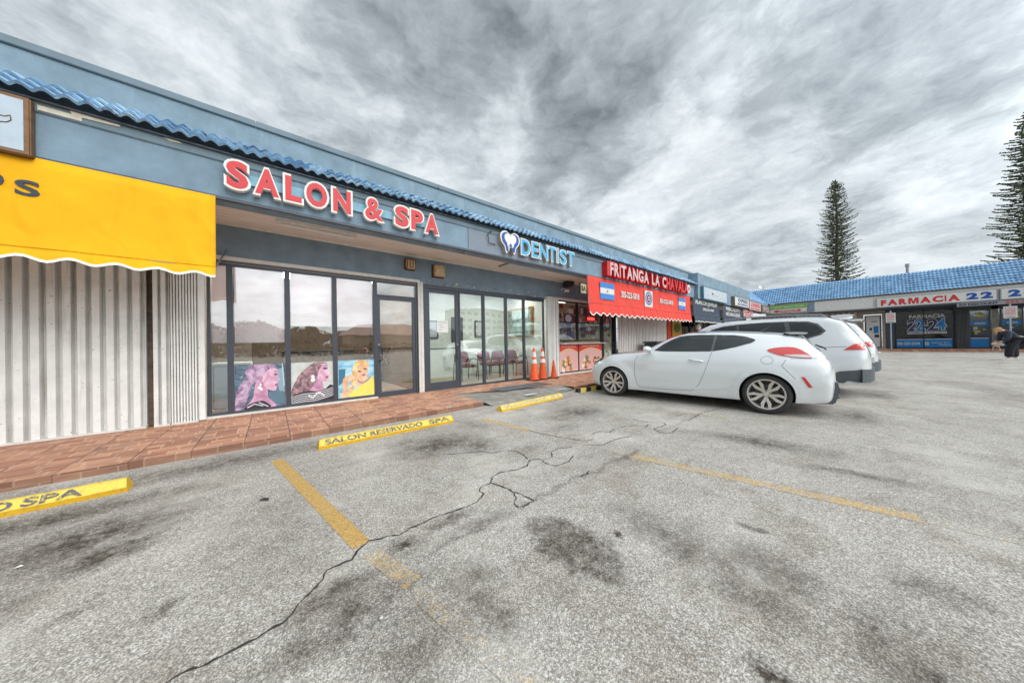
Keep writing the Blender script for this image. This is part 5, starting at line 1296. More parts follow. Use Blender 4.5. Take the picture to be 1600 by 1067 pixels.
# salon interior shapes behind the blinds
t = thing('reception_desk', 'dark reception counter inside the salon behind the blinds', 'counter', (.8, 9, .1))
m = MB(); m.box(.2, 1.7, 9, 9.5, .11, 1.1, 'bare_wood'); m.box(.15, 1.75, 8.95, 9.55, 1.1, 1.15, 'frame_black'); m.build('counter_body', t, bevel=.01)
t = thing('salon_cabinet', 'pale green cabinet seen through the leftmost salon pane', 'cabinet', (-.6, 7.6, .1))
m = MB(); m.box(-.84, -.3, 7.5, 7.9, .11, .98, 'interior_wall'); m.box(-.82, -.32, 7.48, 7.5, .15, .94, 'sign_bluewhite'); m.build('cabinet_body', t, bevel=.01)
m = MB(); m.box(-.84, -.3, 7.5, 7.55, 1.0, 1.35, 'interior_tan'); m.build('cabinet_top', t)
m = MB(); m.lathe([(0, 0), (.11, 0), (.10, .18), (.13, .4), (.11, .5), (0, .5)], Matrix.Translation((2.0, 7.7, KH + .01)), 'letter_grey', 16); o = m.build('planter_pot', smooth=True)
pt = thing('potted_plant', 'dark pot with pink flowers inside the salon door', 'plant', (2.0, 7.7, KH)); o.parent = pt; o.data.transform(Matrix.Translation((-2.0, -7.7, -KH)))
m = MB(); random.seed(8)
for k in range(160):
    a = random.random() * 6.28; r = random.random() ** .5 * .3; z = .75 + random.random() * .45
    c = Vector((2.0 + r * math.cos(a), 7.7 + r * math.sin(a), z)); u = Vector((random.uniform(-1, 1), random.uniform(-1, 1), random.uniform(-.5, 1))).normalized() * .06; q = u.cross(Vector((.3, .2, 1))).normalized() * .025
    m.add([c - u, c + q, c + u, c - q], [(0, 1, 2, 3)], 'leaf_dark' if k % 4 else FC((222, 160, 176)))
m.build('foliage', pt)
t = thing('menu_cabinet', 'dark teal box standing by the white shutter behind the hatchback hood', 'cabinet', (12.5, 6.3, KH))
m = MB(); m.box(12.9, 13.9, 5.95, 6.5, KH, 1.12, 'bin_teal'); m.build('cabinet_body', t, bevel=.03)
m = MB(); m.box(12.86, 13.94, 5.9, 6.55, 1.12, 1.2, 'frame_dark'); m.build('lid', t, bevel=.02)

# small litter
m = MB(); m.add([(-.10, 3.20, .006), (-.07, 3.165, .012), (-.035, 3.135, .006), (-.03, 3.16, .016), (-.06, 3.20, .014)], [(0, 1, 2, 3, 4)], 'black_plastic'); tag(m.build('fallen_leaf'), 'small dark leaf on the pale asphalt left of the yellow line', 'leaf')
m = MB(); m.add([(-1.17, 3.15, .006), (-1.15, 3.14, .010), (-1.135, 3.155, .006), (-1.15, 3.17, .010)], [(0, 1, 2, 3)], 'white_paint'); tag(m.build('paper_scrap'), 'scrap of white paper on the stained asphalt at far left', 'litter')
m = MB(); m.prism(ell(.376, 1.447, .008, .006, 9), lambda a, b, c: (a, b, c), .001, .005, 'trim_white'); tag(m.build('bottle_cap'), 'tiny white fleck on the asphalt below the yellow line end', 'litter')
m = MB(); m.prism(ell(1.39, .529, .013, .009, 9), lambda a, b, c: (a, b, c), .001, .003, 'concrete'); tag(m.build('chewing_gum'), 'white blob on the asphalt right of the dark oil patch', 'litter')

# ================================================================== cars
def interp_table(rows):
    xs_ = [r[0] for r in rows]; n = len(rows); nc = len(rows[0]) - 1
    sl = []
    for c in range(nc):
        d = [(rows[i + 1][c + 1] - rows[i][c + 1]) / (xs_[i + 1] - xs_[i]) for i in range(n - 1)]
        mm = [d[0]] + [0 if d[i - 1] * d[i] <= 0 else 2 * d[i - 1] * d[i] / (d[i - 1] + d[i]) for i in range(1, n - 1)] + [d[-1]]
        sl.append(mm)
    def f(x):
        x = min(max(x, xs_[0]), xs_[-1]); i = max(k for k in range(n - 1) if xs_[k] <= x); h = xs_[i + 1] - xs_[i]; t = (x - xs_[i]) / h
        o = []
        for c in range(nc):
            a, b = rows[i][c + 1], rows[i + 1][c + 1]
            o.append((1 + 2 * t) * (1 - t) ** 2 * a + t * (1 - t) ** 2 * h * sl[c][i] + t * t * (3 - 2 * t) * b + t * t * (t - 1) * h * sl[c][i + 1])
        return o
    return f
class CarShape:
    def __init__(s, rows, arches, flare=.022):
        s.f = interp_table(rows); s.x0 = rows[0][0]; s.x1 = rows[-1][0]; s.arches = arches; s.flare = flare; s.cache = {}
    def half(s, x):
        k = round(x, 4)
        if k in s.cache: return s.cache[k]
        zs, ws, zm, wm, z4, w4, zb, wb, zre, wr, zt_ = s.f(x)
        P = [(0, zs), (max(ws - .1, .02), zs), (ws, zs + .05), (wm, zm), (w4, z4), (wb, zb), ((wb + wr) / 2 + .012, (zb + zre) / 2), (wr, zre), (wr * .62, zre + (zt_ - zre) * .72), (0, zt_)]
        r = []
        for i in range(len(P) - 1):
            p0 = P[max(i - 1, 0)]; p1 = P[i]; p2 = P[i + 1]; p3 = P[min(i + 2, len(P) - 1)]
            if i == 0: p0 = (-p2[0], p2[1])
            if i == len(P) - 2: p3 = (-p1[0], p1[1])
            kk = 6 if i > 1 else 2
            tn = .38
            for j in range(kk):
                t = j / kk; m1 = [(p2[q] - p0[q]) * tn for q in (0, 1)]; m2 = [(p3[q] - p1[q]) * tn for q in (0, 1)]
                h = [(2 * t ** 3 - 3 * t ** 2 + 1) * p1[q] + (t ** 3 - 2 * t ** 2 + t) * m1[q] + (-2 * t ** 3 + 3 * t ** 2) * p2[q] + (t ** 3 - t ** 2) * m2[q] for q in (0, 1)]
                y, z = h
                for ax, az, ar in s.arches:
                    d = math.hypot(x - ax, z - az)
                    if z < .95 and y > .3: y += s.flare * math.exp(-((d - ar - .02) / .09) ** 2)
                r.append((max(y, 0), z))
        r.append(P[-1]); s.cache[k] = r
        return r
    def side(s, x, z):
        x = min(max(x, s.x0), s.x1); r = s.half(x); best = 0
        for a, b in zip(r[4:], r[5:]):
            if (a[1] - z) * (b[1] - z) <= 0 and a[1] != b[1]:
                y = a[0] + (b[0] - a[0]) * (z - a[1]) / (b[1] - a[1]); best = max(best, y)
        return best if best else r[-8][0]
    def top(s, x, y):
        r = s.half(min(max(x, s.x0), s.x1)); y = abs(y)
        for a, b in zip(r[::-1], r[::-1][1:]):
            if a[0] <= y <= b[0] and b[0] > a[0]: return a[1] + (b[1] - a[1]) * (y - a[0]) / (b[0] - a[0])
        return r[-8][1]
    def body(s, name, parent, mat):
        xs_ = set(); x = s.x0
        while x < s.x1:
            xs_.add(round(x, 4)); e_ = min(x - s.x0, s.x1 - x)
            x += .012 if (e_ < .15 or any(abs(x - ax) < ar + .03 for ax, az, ar in s.arches)) else .035
        xs_.add(s.x1); xs_ = sorted(xs_); mb = MB(); vs = []
        for x in xs_:
            r = s.half(x)
            # densify the lower side so that the arches cut cleanly
            q = []
            for p0, p1 in zip(r, r[1:]):
                k = max(1, min(6, int(math.hypot(p1[0] - p0[0], p1[1] - p0[1]) / .014))) if 3 <= r.index(p0) <= 20 else 1
                q.append((p0, p1, k))
            vs.append(q)
        ks = [max(st[i][2] for st in vs) for i in range(len(vs[0]))]
        V = []; n = 0
        for x, st in zip(xs_, vs):
            hf = []
            for i, (p0, p1, _) in enumerate(st):
                for j in range(ks[i]): hf.append((p0[0] + (p1[0] - p0[0]) * j / ks[i], p0[1] + (p1[1] - p0[1]) * j / ks[i]))
            hf.append(st[-1][1])
            ring = [(x, y, z) for y, z in hf] + [(x, -y, z) for y, z in hf[-2:0:-1]]
            n = len(ring); V += ring
        S_ = []
        inn = set()
        for i, (x, y, z) in enumerate(V):
            for ax, az, ar in s.arches:
                d = math.hypot(x - ax, z - az)
                if abs(y) > .5 and z < .9:
                    if abs(d - ar) < .0085: x, z = ax + (x - ax) * ar / d, az + (z - az) * ar / d; inn.add(i)
                    elif d < ar: inn.add(i)
            S_.append((x, y, z))
        ns = len(xs_)
        F = [(i * n + j, i * n + (j + 1) % n, (i + 1) * n + (j + 1) % n, (i + 1) * n + j) for i in range(ns - 1) for j in range(n)]
        F = [f for f in F if not all(q in inn for q in f)]
        mb.add(S_, F + [tuple(range(n)), tuple(range((ns - 1) * n, ns * n))], mat)
        o = mb.build(name, parent, smooth=True, angle=38)
        lip = MB(); ln = MB()
        for ax, az, ar in s.arches:
            for sd in (-1, 1):
                A = [R(-22) + R(224) * k / 40 for k in range(41)]
                P = [(ax + (ar + .003) * math.cos(a), az + (ar + .003) * math.sin(a)) for a in A]
                P = [p for p in P if p[1] > .19]
                lip.tube([(px_, sd * (s.side(px_, pz_) - .002), pz_) for px_, pz_ in P], .010, mat, 8)
                vv = []
                for px_, pz_ in P: vv += [(px_, sd * (s.side(px_, pz_) - .004), pz_), (px_, sd * .50, pz_)]
                ln.add(vv, [(2 * i, 2 * i + 1, 2 * i + 3, 2 * i + 2) for i in range(len(P) - 1)], 'black_plastic')
                ln.add([(px_, sd * .50, pz_) for px_, pz_ in P], [tuple(range(len(P)))], 'black_plastic')
        lip.build('wheel_arch_lip', parent, smooth=True); ln.build('wheel_well', parent)
        return o
    def patch(s, mb, outline, off, mat, side=1, top=False, step=.045, thick=.012):
        from_ = [Vector((a, b)) for a, b in outline]; n = len(from_)
        xs0, xs1 = min(p.x for p in from_), max(p.x for p in from_); ys0, ys1 = min(p.y for p in from_), max(p.y for p in from_)
        pts = []; edges = []
        for i in range(n):
            a, b = from_[i], from_[(i + 1) % n]; k = max(1, int((b - a).length / step))
            for j in range(k): pts.append(a + (b - a) * j / k)
        m_ = len(pts); edges = [(i, (i + 1) % m_) for i in range(m_)]
        def inside(p):
            c = False; q = from_[-1]
            for r in from_:
                if (r.y > p.y) != (q.y > p.y) and p.x < (q.x - r.x) * (p.y - r.y) / (q.y - r.y) + r.x: c = not c
                q = r
            return c
        gx = xs0 + step / 2
        while gx < xs1:
            gy = ys0 + step / 2
            while gy < ys1:
                p = Vector((gx, gy))
                if inside(p) and min((p - q).length for q in pts[:m_]) > step * .35: pts.append(p)
                gy += step
            gx += step
        V, E_, F_, *_ = delaunay_2d_cdt(pts, edges, [], 1, 1e-5)
        nv = len(V)
        if top: vo = [(v.x, v.y, s.top(v.x, v.y) + off) for v in V]; vi = [(v.x, v.y, s.top(v.x, v.y) + off - thick) for v in V]
        else: vo = [(v.x, side * (s.side(v.x, v.y) + off), v.y) for v in V]; vi = [(v.x, side * (s.side(v.x, v.y) + off - thick), v.y) for v in V]
        ec = {}
        for f in F_:
            for i in range(len(f)):
                e_ = (f[i], f[(i + 1) % len(f)]); ec[e_] = 1
        rim = [e_ for e_ in ec if (e_[1], e_[0]) not in ec]
        mb.add(vo + vi, [tuple(f) for f in F_] + [(a, b, b + nv, a + nv) for a, b in rim], mat)
    def line(s, mb, pts, wd, off, mat, side=1):
        P = []
        for i in range(len(pts) - 1):
            a, b = Vector(pts[i]), Vector(pts[i + 1]); k = max(1, int((b - a).length / .03))
            for j in range(k): P.append(a + (b - a) * j / k)
        P.append(Vector(pts[-1])); vs = []
        for i, p in enumerate(P):
            d = (P[min(i + 1, len(P) - 1)] - P[max(i - 1, 0)]).normalized(); q = Vector((-d.y, d.x)) * wd / 2
            for e_ in (p + q, p - q): vs.append((e_.x, side * (s.side(e_.x, e_.y) + off), e_.y))
        mb.add(vs, [(2 * i, 2 * i + 1, 2 * i + 3, 2 * i + 2) for i in range(len(P) - 1)], mat)
def wheel(parent, x, side, r=.325, yo=.885, style=0, rimr=.252):
    X = Matrix.Translation((x, side * (yo - .11), r)) @ Matrix.Rotation(R(-90) * side, 4, 'X')   # local z points outward
    m = MB()
    m.lathe([(rimr - .01, -.10), (rimr, -.11), (r - .03, -.115), (r - .006, -.09), (r, -.06), (r, .06), (r - .006, .09), (r - .03, .108), (rimr + .02, .112), (rimr, .10), (rimr - .012, .085)], X, 'tyre', 56)
    wh_ = m.build('wheel', parent, smooth=True, angle=50)
    m = MB()
    m.lathe([(rimr + .003, .098), (rimr - .006, .108), (rimr - .022, .104), (rimr - .03, .06), (rimr - .045, -.09)], X, 'rim_alloy', 56)
    m.lathe([(0, .082), (.03, .082), (.034, .075), (.06, .07), (.07, .03)], X, 'rim_alloy', 24)
    for k in range(5):
        for g_ in (-1, 1):
            a0 = 2 * math.pi * k / 5 + .3
            def P(rad, ang, h): return X @ Vector((rad * math.cos(ang), rad * math.sin(ang), h))
            if style == 0: st = [(.05, .10, .016, .075), (.11, .20, .020, .078), (.165, .275, .024, .088), (.20, .235, .020, .094), (rimr - .012, .20, .017, .098)]
            else: st = [(.05, .12, .02, .075), (.12, .16, .018, .082), (.18, .19, .018, .09), (rimr - .012, .22, .018, .096)]
            vs = []
            for rad, an, hw, h in st:
                ac = a0 + g_ * an; q = hw / rad
                vs += [P(rad, ac - q, h), P(rad, ac + q, h), P(rad, ac + q * .9, h - .03), P(rad, ac - q * .9, h - .03)]
            n = len(st)
            m.add(vs, [(4 * i + j, 4 * i + (j + 1) % 4, 4 * i + 4 + (j + 1) % 4, 4 * i + 4 + j) for i in range(n - 1) for j in range(4)] + [(0, 1, 2, 3), tuple(4 * n - 4 + j for j in range(4))], 'rim_alloy')
    for k in range(5):
        a0 = 2 * math.pi * k / 5 + .3 + math.pi / 5
        m.lathe([(0, .086), (.008, .086), (.008, .07)], X @ Matrix.Translation((.052 * math.cos(a0), .052 * math.sin(a0), 0)), 'black_plastic', 8)
    o = m.build('rim', parent, smooth=True, angle=30); o.parent = wh_
    m = MB(); m.lathe([(0, .01), (.15, .01), (.15, -.01), (0, -.01)], X, 'brake', 32); m.lathe([(0, -.02), (rimr - .03, -.02)], X, 'black_plastic', 32)
    o = m.build('brake_disc', parent); o.parent = wh_
    return wh_

# ---- white coupe hatchback
A_, B_ = Vector((6.02, 3.73)), Vector((6.30, 1.14))
dxy = (A_ - B_).normalized(); rzc = math.atan2(dxy.y, dxy.x); lft = Vector((-dxy.y, dxy.x))
org = B_ - lft * .885
hb = thing('parked_hatchback', 'white coupe hatchback with alloy wheels parked nose to the sidewalk, nearest of the cars', 'car', (org.x, org.y, 0), rzc, group='white cars parked in the bays', world=False)
HB = CarShape([
    (-.80, .34, .46, .46, .54, .58, .54, .68, .50, .71, .40, .73),
    (-.755, .27, .64, .50, .72, .68, .70, .80, .64, .84, .48, .86),
    (-.70, .23, .70, .54, .785, .76, .765, .89, .69, .945, .50, .965),
    (-.60, .22, .75, .57, .83, .79, .815, .945, .725, 1.06, .50, 1.10),
    (-.43, .21, .80, .58, .87, .80, .855, .975, .755, 1.235, .50, 1.29),
    (-.2, .20, .84, .58, .89, .81, .875, .985, .775, 1.275, .52, 1.335),
    (.2, .19, .86, .58, .892, .82, .872, .985, .79, 1.315, .54, 1.375),
    (.7, .18, .86, .58, .888, .82, .868, .985, .80, 1.345, .555, 1.405),
    (1.1, .18, .86, .58, .888, .82, .868, .985, .80, 1.345, .56, 1.41),
    (1.45, .18, .86, .58, .888, .82, .868, .985, .80, 1.29, .57, 1.35),
    (1.8, .18, .86, .58, .888, .82, .868, .98, .80, 1.135, .61, 1.19),
    (2.12, .18, .86, .58, .886, .81, .866, .965, .785, .995, .62, 1.035),
    (2.65, .19, .85, .57, .88, .80, .86, .93, .76, .955, .56, .985),
    (3.0, .20, .79, .55, .83, .73, .815, .85, .71, .88, .52, .905),
    (3.2, .21, .70, .50, .755, .64, .74, .755, .63, .785, .46, .81),
    (3.34, .24, .54, .46, .60, .56, .585, .65, .48, .68, .36, .70),
    (3.42, .28, .34, .42, .40, .49, .39, .55, .32, .57, .24, .585)],
    [(0, .325, .362), (2.65, .325, .362)])
HB.body('body', hb, 'white_car_paint')
for sd in (1, -1):
    wheel(hb, 0, sd); wheel(hb, 2.65, sd)
    m = MB(); HB.patch(m, smooth_poly([(1.78, 1.03), (1.60, 1.19), (1.36, 1.325), (1.05, 1.345), (.73, 1.335), (.77, 1.03), (1.2, 1.02)], 3) if 0 else [(1.79, 1.035), (1.62, 1.17), (1.48, 1.255), (1.34, 1.315), (1.2, 1.335), (1.0, 1.342), (.735, 1.332), (.775, 1.025), (1.2, 1.02), (1.6, 1.02)], .006, 'car_glass', sd); m.build('side_window', hb, smooth=True)
    m = MB(); HB.patch(m, [(.70, 1.33), (.45, 1.318), (.27, 1.285), (.16, 1.24), (.14, 1.215), (.19, 1.175), (.4, 1.105), (.6, 1.055), (.74, 1.03)], .006, 'car_glass', sd); m.build('quarter_window', hb, smooth=True)
    m = MB(); HB.patch(m, [(.80, 1.03), (.755, 1.335), (.685, 1.332), (.735, 1.03)], .004, 'black_gloss', sd); m.build('door_pillar', hb, smooth=True)
    m = MB(); HB.line(m, [(2.10, .93), (2.15, .80), (2.155, .55), (2.12, .34), (2.04, .26), (1.5, .262), (1.08, .275), (.96, .40), (.87, .62), (.80, .84), (.755, 1.02)], .007, .0015, 'groove', sd)
    HB.line(m, [(-.36, .60), (-.20, .80), (-.25, .90)], .006, .0015, 'groove', sd); HB.line(m, [(-.30, .92), (-.62, .925)], .006, .0015, 'groove', sd)
    HB.line(m, [(.06 + 0, .89), (.04, .93), (-.02, .955), (-.08, .93), (-.10, .885), (-.08, .84), (-.02, .82), (.04, .84), (.06, .89)], .005, .0015, 'groove', sd)
    m.build('panel_gaps', hb)
    m = MB(); HB.patch(m, smooth_poly([(-.02, 1.055), (-.16, 1.095), (-.34, 1.095), (-.46, 1.03), (-.545, .93), (-.40, .935), (-.22, .96), (-.1, 1.0)], 3), .012, 'tail_red', sd, thick=.03); tl = m.build('tail_light', hb, smooth=True)
    m = MB(); HB.patch(m, smooth_poly([(-.22, .972), (-.40, .985), (-.50, .975), (-.535, .938), (-.40, .94)], 3), .017, 'tail_clear', sd, thick=.03); o = m.build('reversing_lens', hb, smooth=True); o.parent = tl
    m = MB(); HB.patch(m, [(-.42, .64), (-.46, .635), (-.545, .48), (-.50, .478)], .006, 'tail_red', sd); m.build('side_reflector', hb, smooth=True)
    m = MB(); y_ = HB.side(1.0, .85)
    m.tube([(1.11, sd * (y_ + .0), .868), (1.07, sd * (y_ + .035), .866), (.92, sd * (y_ + .036), .845), (.885, sd * (y_ + .002), .838)], [.012, .018, .018, .012], 'white_car_paint', 10); m.build('door_handle', hb, smooth=True)
    m = MB(); m.lathe([(0, -.085), (.05, -.08), (.085, -.03), (.09, .02), (.07, .06), (0, .075)], Matrix.Translation((1.86, sd * .96, 1.065)) @ Matrix.Rotation(R(20) * sd, 4, 'Z') @ Matrix.Rotation(R(90), 4, 'Y') @ Matrix.Scale(.75, 4, (1, 0, 0)) @ Matrix.Scale(1.2, 4, (0, 1, 0)), 'white_car_paint', 20)
    m.tube([(1.86, sd * .80, 1.01), (1.87, sd * .92, 1.03)], .025, 'black_gloss', 8); m.build('wing_mirror', hb, smooth=True)
    m = MB(); HB.patch(m, smooth_poly([(3.0, .86), (3.18, .80), (3.30, .70), (3.22, .68), (3.05, .76), (2.92, .845)], 3), .008, 'car_glass', sd, thick=.03); hl = m.build('headlight', hb, smooth=True)
    m = MB(); HB.patch(m, smooth_poly([(2.80, .90), (2.95, .885), (3.05, .85), (2.95, .85)], 3), .012, 'lamp_amber', sd, thick=.03); o = m.build('indicator_lens', hb, smooth=True); o.parent = hl
    m = MB(); HB.patch(m, [(2.04, .31), (1.5, .30), (.9, .31), (.55, .37), (.42, .44), (.75, .40), (1.1, .335)], .007, 'white_car_paint', sd, thick=.02); m.build('side_skirt_crease', hb, smooth=True)
m = MB(); HB.patch(m, [(1.38, -.50), (1.38, .50), (2.02, .60), (2.08, .3), (2.10, 0), (2.08, -.3), (2.02, -.60)], .006, 'car_glass', top=True, step=.08); m.build('windshield', hb, smooth=True)
m = MB(); HB.patch(m, [(-.26, -.44), (-.26, .44), (1.28, .47), (1.28, -.47)], .006, 'black_gloss', top=True, step=.09); m.build('roof_glass', hb, smooth=True)
m = MB(); HB.patch(m, [(-.44, -.49), (-.44, .49), (-.60, .49), (-.655, .34), (-.67, 0), (-.655, -.34), (-.60, -.49)], .006, 'car_glass', top=True, step=.06); m.build('rear_window', hb, smooth=True)
m = MB(); m.prism([(-.20, 1.338), (-.36, 1.345), (-.50, 1.332), (-.515, 1.318), (-.47, 1.30), (-.30, 1.305)], lambda a, b, c: (a, c, b), -.50, .50, 'silver_car_paint'); m.build('spoiler', hb, bevel=.008)
m = MB(); m.tube([(-.60, .05, 1.12), (-.70, .08, 1.07), (-.71, .25, 1.05)], .012, 'black_plastic', 6); m.build('rear_wiper', hb)
m = MB(); m.tube([(.1, .0, 1.38), (.06, 0, 1.41), (-.02, 0, 1.46)], [.02, .012, .004], 'black_gloss', 8); m.build('antenna', hb, smooth=True)
m = MB(); m.prism([(-.815, .56), (-.84, .42), (-.78, .22), (-.56, .20), (-.60, .40), (-.72, .56)], lambda a, b, c: (a, c, b), -.62, .62, 'cladding'); m.build('rear_diffuser', hb, bevel=.015)
m = MB(); m.box(-.832, -.815, -.26, .26, .40, .52, 'sign_white'); m.build('number_plate', hb)
for s_ in (-.06, .06):
    m = MB(); m.lathe([(.0, 0), (.035, 0), (.035, .12), (.0, .12)], Matrix.Translation((-.74, s_, .27)) @ Matrix.Rotation(R(-90), 4, 'Y'), 'metal_grey', 14); m.build('exhaust_tip', hb)
m = MB(); m.box(3.30, 3.425, -.42, .42, .30, .44, 'black_plastic'); m.build('front_grille', hb, bevel=.01)

# ---- white SUV
su = thing('parked_suv', 'white SUV with dark lower cladding and roof rails, parked behind the coupe hatchback', 'car', (9.82, .97, 0), R(91), group='white cars parked in the bays', world=False)
SV = CarShape([
    (-.92, .46, .56, .56, .62, .70, .62, .84, .58, .88, .48, .90),
    (-.87, .36, .74, .60, .80, .80, .79, .98, .74, 1.04, .58, 1.06),
    (-.78, .30, .82, .60, .875, .84, .865, 1.07, .80, 1.21, .62, 1.24),
    (-.66, .27, .85, .60, .90, .87, .885, 1.12, .82, 1.40, .64, 1.44),
    (-.52, .26, .86, .60, .91, .88, .895, 1.13, .83, 1.57, .655, 1.625),
    (-.30, .25, .87, .60, .915, .88, .90, 1.12, .84, 1.635, .67, 1.695),
    (.3, .24, .875, .60, .92, .88, .902, 1.10, .845, 1.655, .68, 1.725),
    (1.3, .24, .875, .60, .92, .88, .90, 1.08, .845, 1.65, .685, 1.725),
    (1.8, .24, .875, .60, .92, .88, .90, 1.07, .845, 1.59, .69, 1.66),
    (2.3, .24, .875, .60, .92, .88, .90, 1.06, .84, 1.34, .70, 1.40),
    (2.75, .25, .875, .60, .915, .87, .895, 1.03, .83, 1.08, .68, 1.13),
    (3.2, .26, .85, .60, .89, .84, .87, .97, .79, 1.01, .62, 1.05),
    (3.5, .28, .76, .58, .80, .78, .785, .90, .71, .94, .55, .97),
    (3.66, .32, .60, .54, .65, .70, .64, .80, .56, .83, .44, .85),
    (3.74, .38, .42, .50, .46, .60, .46, .68, .40, .70, .32, .71)],
    [(0, .36, .40), (2.79, .36, .40)], flare=.015)
SV.body('body', su, 'white_car_paint')
for sd in (1, -1):
    wheel(su, 0, sd, r=.36, yo=.905, style=1, rimr=.25); wheel(su, 2.79, sd, r=.36, yo=.905, style=1, rimr=.25)
    for nm, P in (('front_window', [(2.28, 1.13), (2.0, 1.33), (1.78, 1.47), (1.55, 1.545), (1.22, 1.58), (1.2, 1.14)]), ('rear_door_window', [(1.16, 1.14), (1.18, 1.583), (.7, 1.60), (.34, 1.595), (.27, 1.15)]), ('quarter_window', [(.19, 1.16), (.26, 1.59), (-.02, 1.575), (-.16, 1.52), (-.28, 1.38), (-.22, 1.32), (.0, 1.24)])):
        m = MB(); SV.patch(m, P, .006, 'car_glass', sd); m.build(nm, su, smooth=True)
    m = MB(); SV.patch(m, [(2.32, 1.115), (1.98, 1.36), (1.74, 1.505), (1.5, 1.575), (1.2, 1.605), (.7, 1.622), (.25, 1.618), (-.05, 1.598), (-.20, 1.54), (-.32, 1.38), (-.25, 1.30), (0, 1.20), (.2, 1.125), (1.2, 1.11)], .003, 'black_gloss', sd); m.build('window_surround', su, smooth=True)
    m = MB(); SV.patch(m, [(-.56, .985), (-.70, 1.10), (-.78, 1.125), (-.845, 1.115), (-.85, .985)], .012, 'tail_red', sd, thick=.03); m.build('tail_light', su, smooth=True)
    m = MB(); SV.patch(m, [(-.42, .50), (-.50, .55), (-.84, .60), (-.85, .44), (-.80, .35), (-.70, .30), (-.42, .29)], .010, 'cladding', sd, thick=.03)
    SV.patch(m, [(.42, .30), (2.36, .30), (2.36, .44), (.42, .44)], .010, 'cladding', sd, thick=.03)
    for ax in (0, 2.79):
        arc = [(ax + .39 * math.cos(a), .36 + .39 * math.sin(a)) for a in [math.pi * k / 12 for k in range(13)]] + [(ax + .455 * math.cos(a), .36 + .455 * math.sin(a)) for a in [math.pi * k / 12 for k in range(12, -1, -1)]]
        SV.patch(m, arc, .012, 'cladding', sd, thick=.03)
    m.build('side_cladding', su, smooth=True)
    m = MB(); SV.line(m, [(1.18, 1.10), (1.16, .5), (1.16, .3)], .007, .0015, 'groove', sd); SV.line(m, [(2.2, 1.05), (2.22, .6), (2.2, .3)], .007, .0015, 'groove', sd); SV.line(m, [(.30, 1.12), (.42, .8), (.5, .55), (.45, .3)], .007, .0015, 'groove', sd); SV.line(m, [(2.6, .985), (1.2, 1.0), (-.2, 1.03), (-.6, 1.05)], .008, .002, 'groove', sd); m.build('panel_gaps', su)
    m = MB(); m.tube([(1.6, sd * .66, 1.69), (1.5, sd * .66, 1.735), (1.0, sd * .66, 1.765), (.2, sd * .655, 1.76), (-.25, sd * .65, 1.73), (-.32, sd * .65, 1.69)], .016, 'metal_grey', 8); m.build('roof_rail', su, smooth=True)
    m = MB(); m.box(2.03, 2.20, sd * 1.0 - .09, sd * 1.0 + .09, 1.06, 1.22, 'white_car_paint'); m.build('wing_mirror', su, smooth=True, bevel=.04)
    m = MB()
    for x_ in (.55, 1.45): m.tube([(x_ + .1, sd * .90, .95), (x_ + .06, sd * .935, .95), (x_ - .08, sd * .935, .95), (x_ - .12, sd * .90, .95)], .014, 'white_car_paint', 8)
    m.build('door_handles', su, smooth=True)
    m = MB(); SV.patch(m, smooth_poly([(3.25, .90), (3.5, .86), (3.64, .78), (3.5, .74), (3.3, .80)], 3), .010, 'tail_clear', sd, thick=.03); m.build('headlight', su, smooth=True)
m = MB(); SV.patch(m, [(-.55, -.52), (-.55, .52), (-.72, .56), (-.76, .3), (-.77, 0), (-.76, -.3), (-.72, -.56)], .006, 'car_glass', top=True, step=.06); m.build('rear_window', su, smooth=True)
m = MB(); SV.patch(m, [(1.85, -.58), (1.85, .58), (2.62, .66), (2.7, .3), (2.72, 0), (2.7, -.3), (2.62, -.66)], .006, 'car_glass', top=True, step=.09); m.build('windshield', su, smooth=True)
m = MB(); m.prism([(-.36, 1.70), (-.60, 1.715), (-.72, 1.695), (-.68, 1.665), (-.5, 1.65)], lambda a, b, c: (a, c, b), -.60, .60, 'white_car_paint'); m.build('spoiler', su, bevel=.01)
m = MB(); m.add([(x_, y_, z_) for x_, y_, z0_, z1_ in [(-.80, -.90, .34, .60), (-.90, -.78, .35, .60), (-.95, -.5, .36, .60), (-.97, 0, .36, .60), (-.95, .5, .36, .60), (-.90, .78, .35, .60), (-.80, .90, .34, .60)] for z_ in (z0_, z1_)] + [(x_ + .2, y_, z_) for x_, y_, z0_, z1_ in [(-.80, -.85, .34, .60), (-.90, -.78, .35, .60), (-.95, -.5, .36, .60), (-.97, 0, .36, .60), (-.95, .5, .36, .60), (-.90, .78, .35, .60), (-.80, .85, .34, .60)] for z_ in (z0_, z1_)], [(2 * i, 2 * i + 2, 2 * i + 3, 2 * i + 1) for i in range(6)] + [(2 * i + 1, 2 * i + 3, 2 * i + 17, 2 * i + 15) for i in range(6)] + [(2 * i, 2 * i + 14, 2 * i + 16, 2 * i + 2) for i in range(6)], 'cladding'); m.build('rear_bumper_trim', su, smooth=True)
m = MB(); m.tube([(.25, 0, 1.71), (.2, 0, 1.76), (.1, 0, 1.80)], [.03, .02, .006], 'black_gloss', 8); m.build('roof_antenna', su, smooth=True)
m = MB(); m.box(-.965, -.90, -.26, .26, .70, .82, 'sign_white'); m.build('number_plate', su)
copy_thing(su, (12.65, .86, 0), R(90), 'third white vehicle almost hidden beyond the SUV, only its tail and spoiler in view')

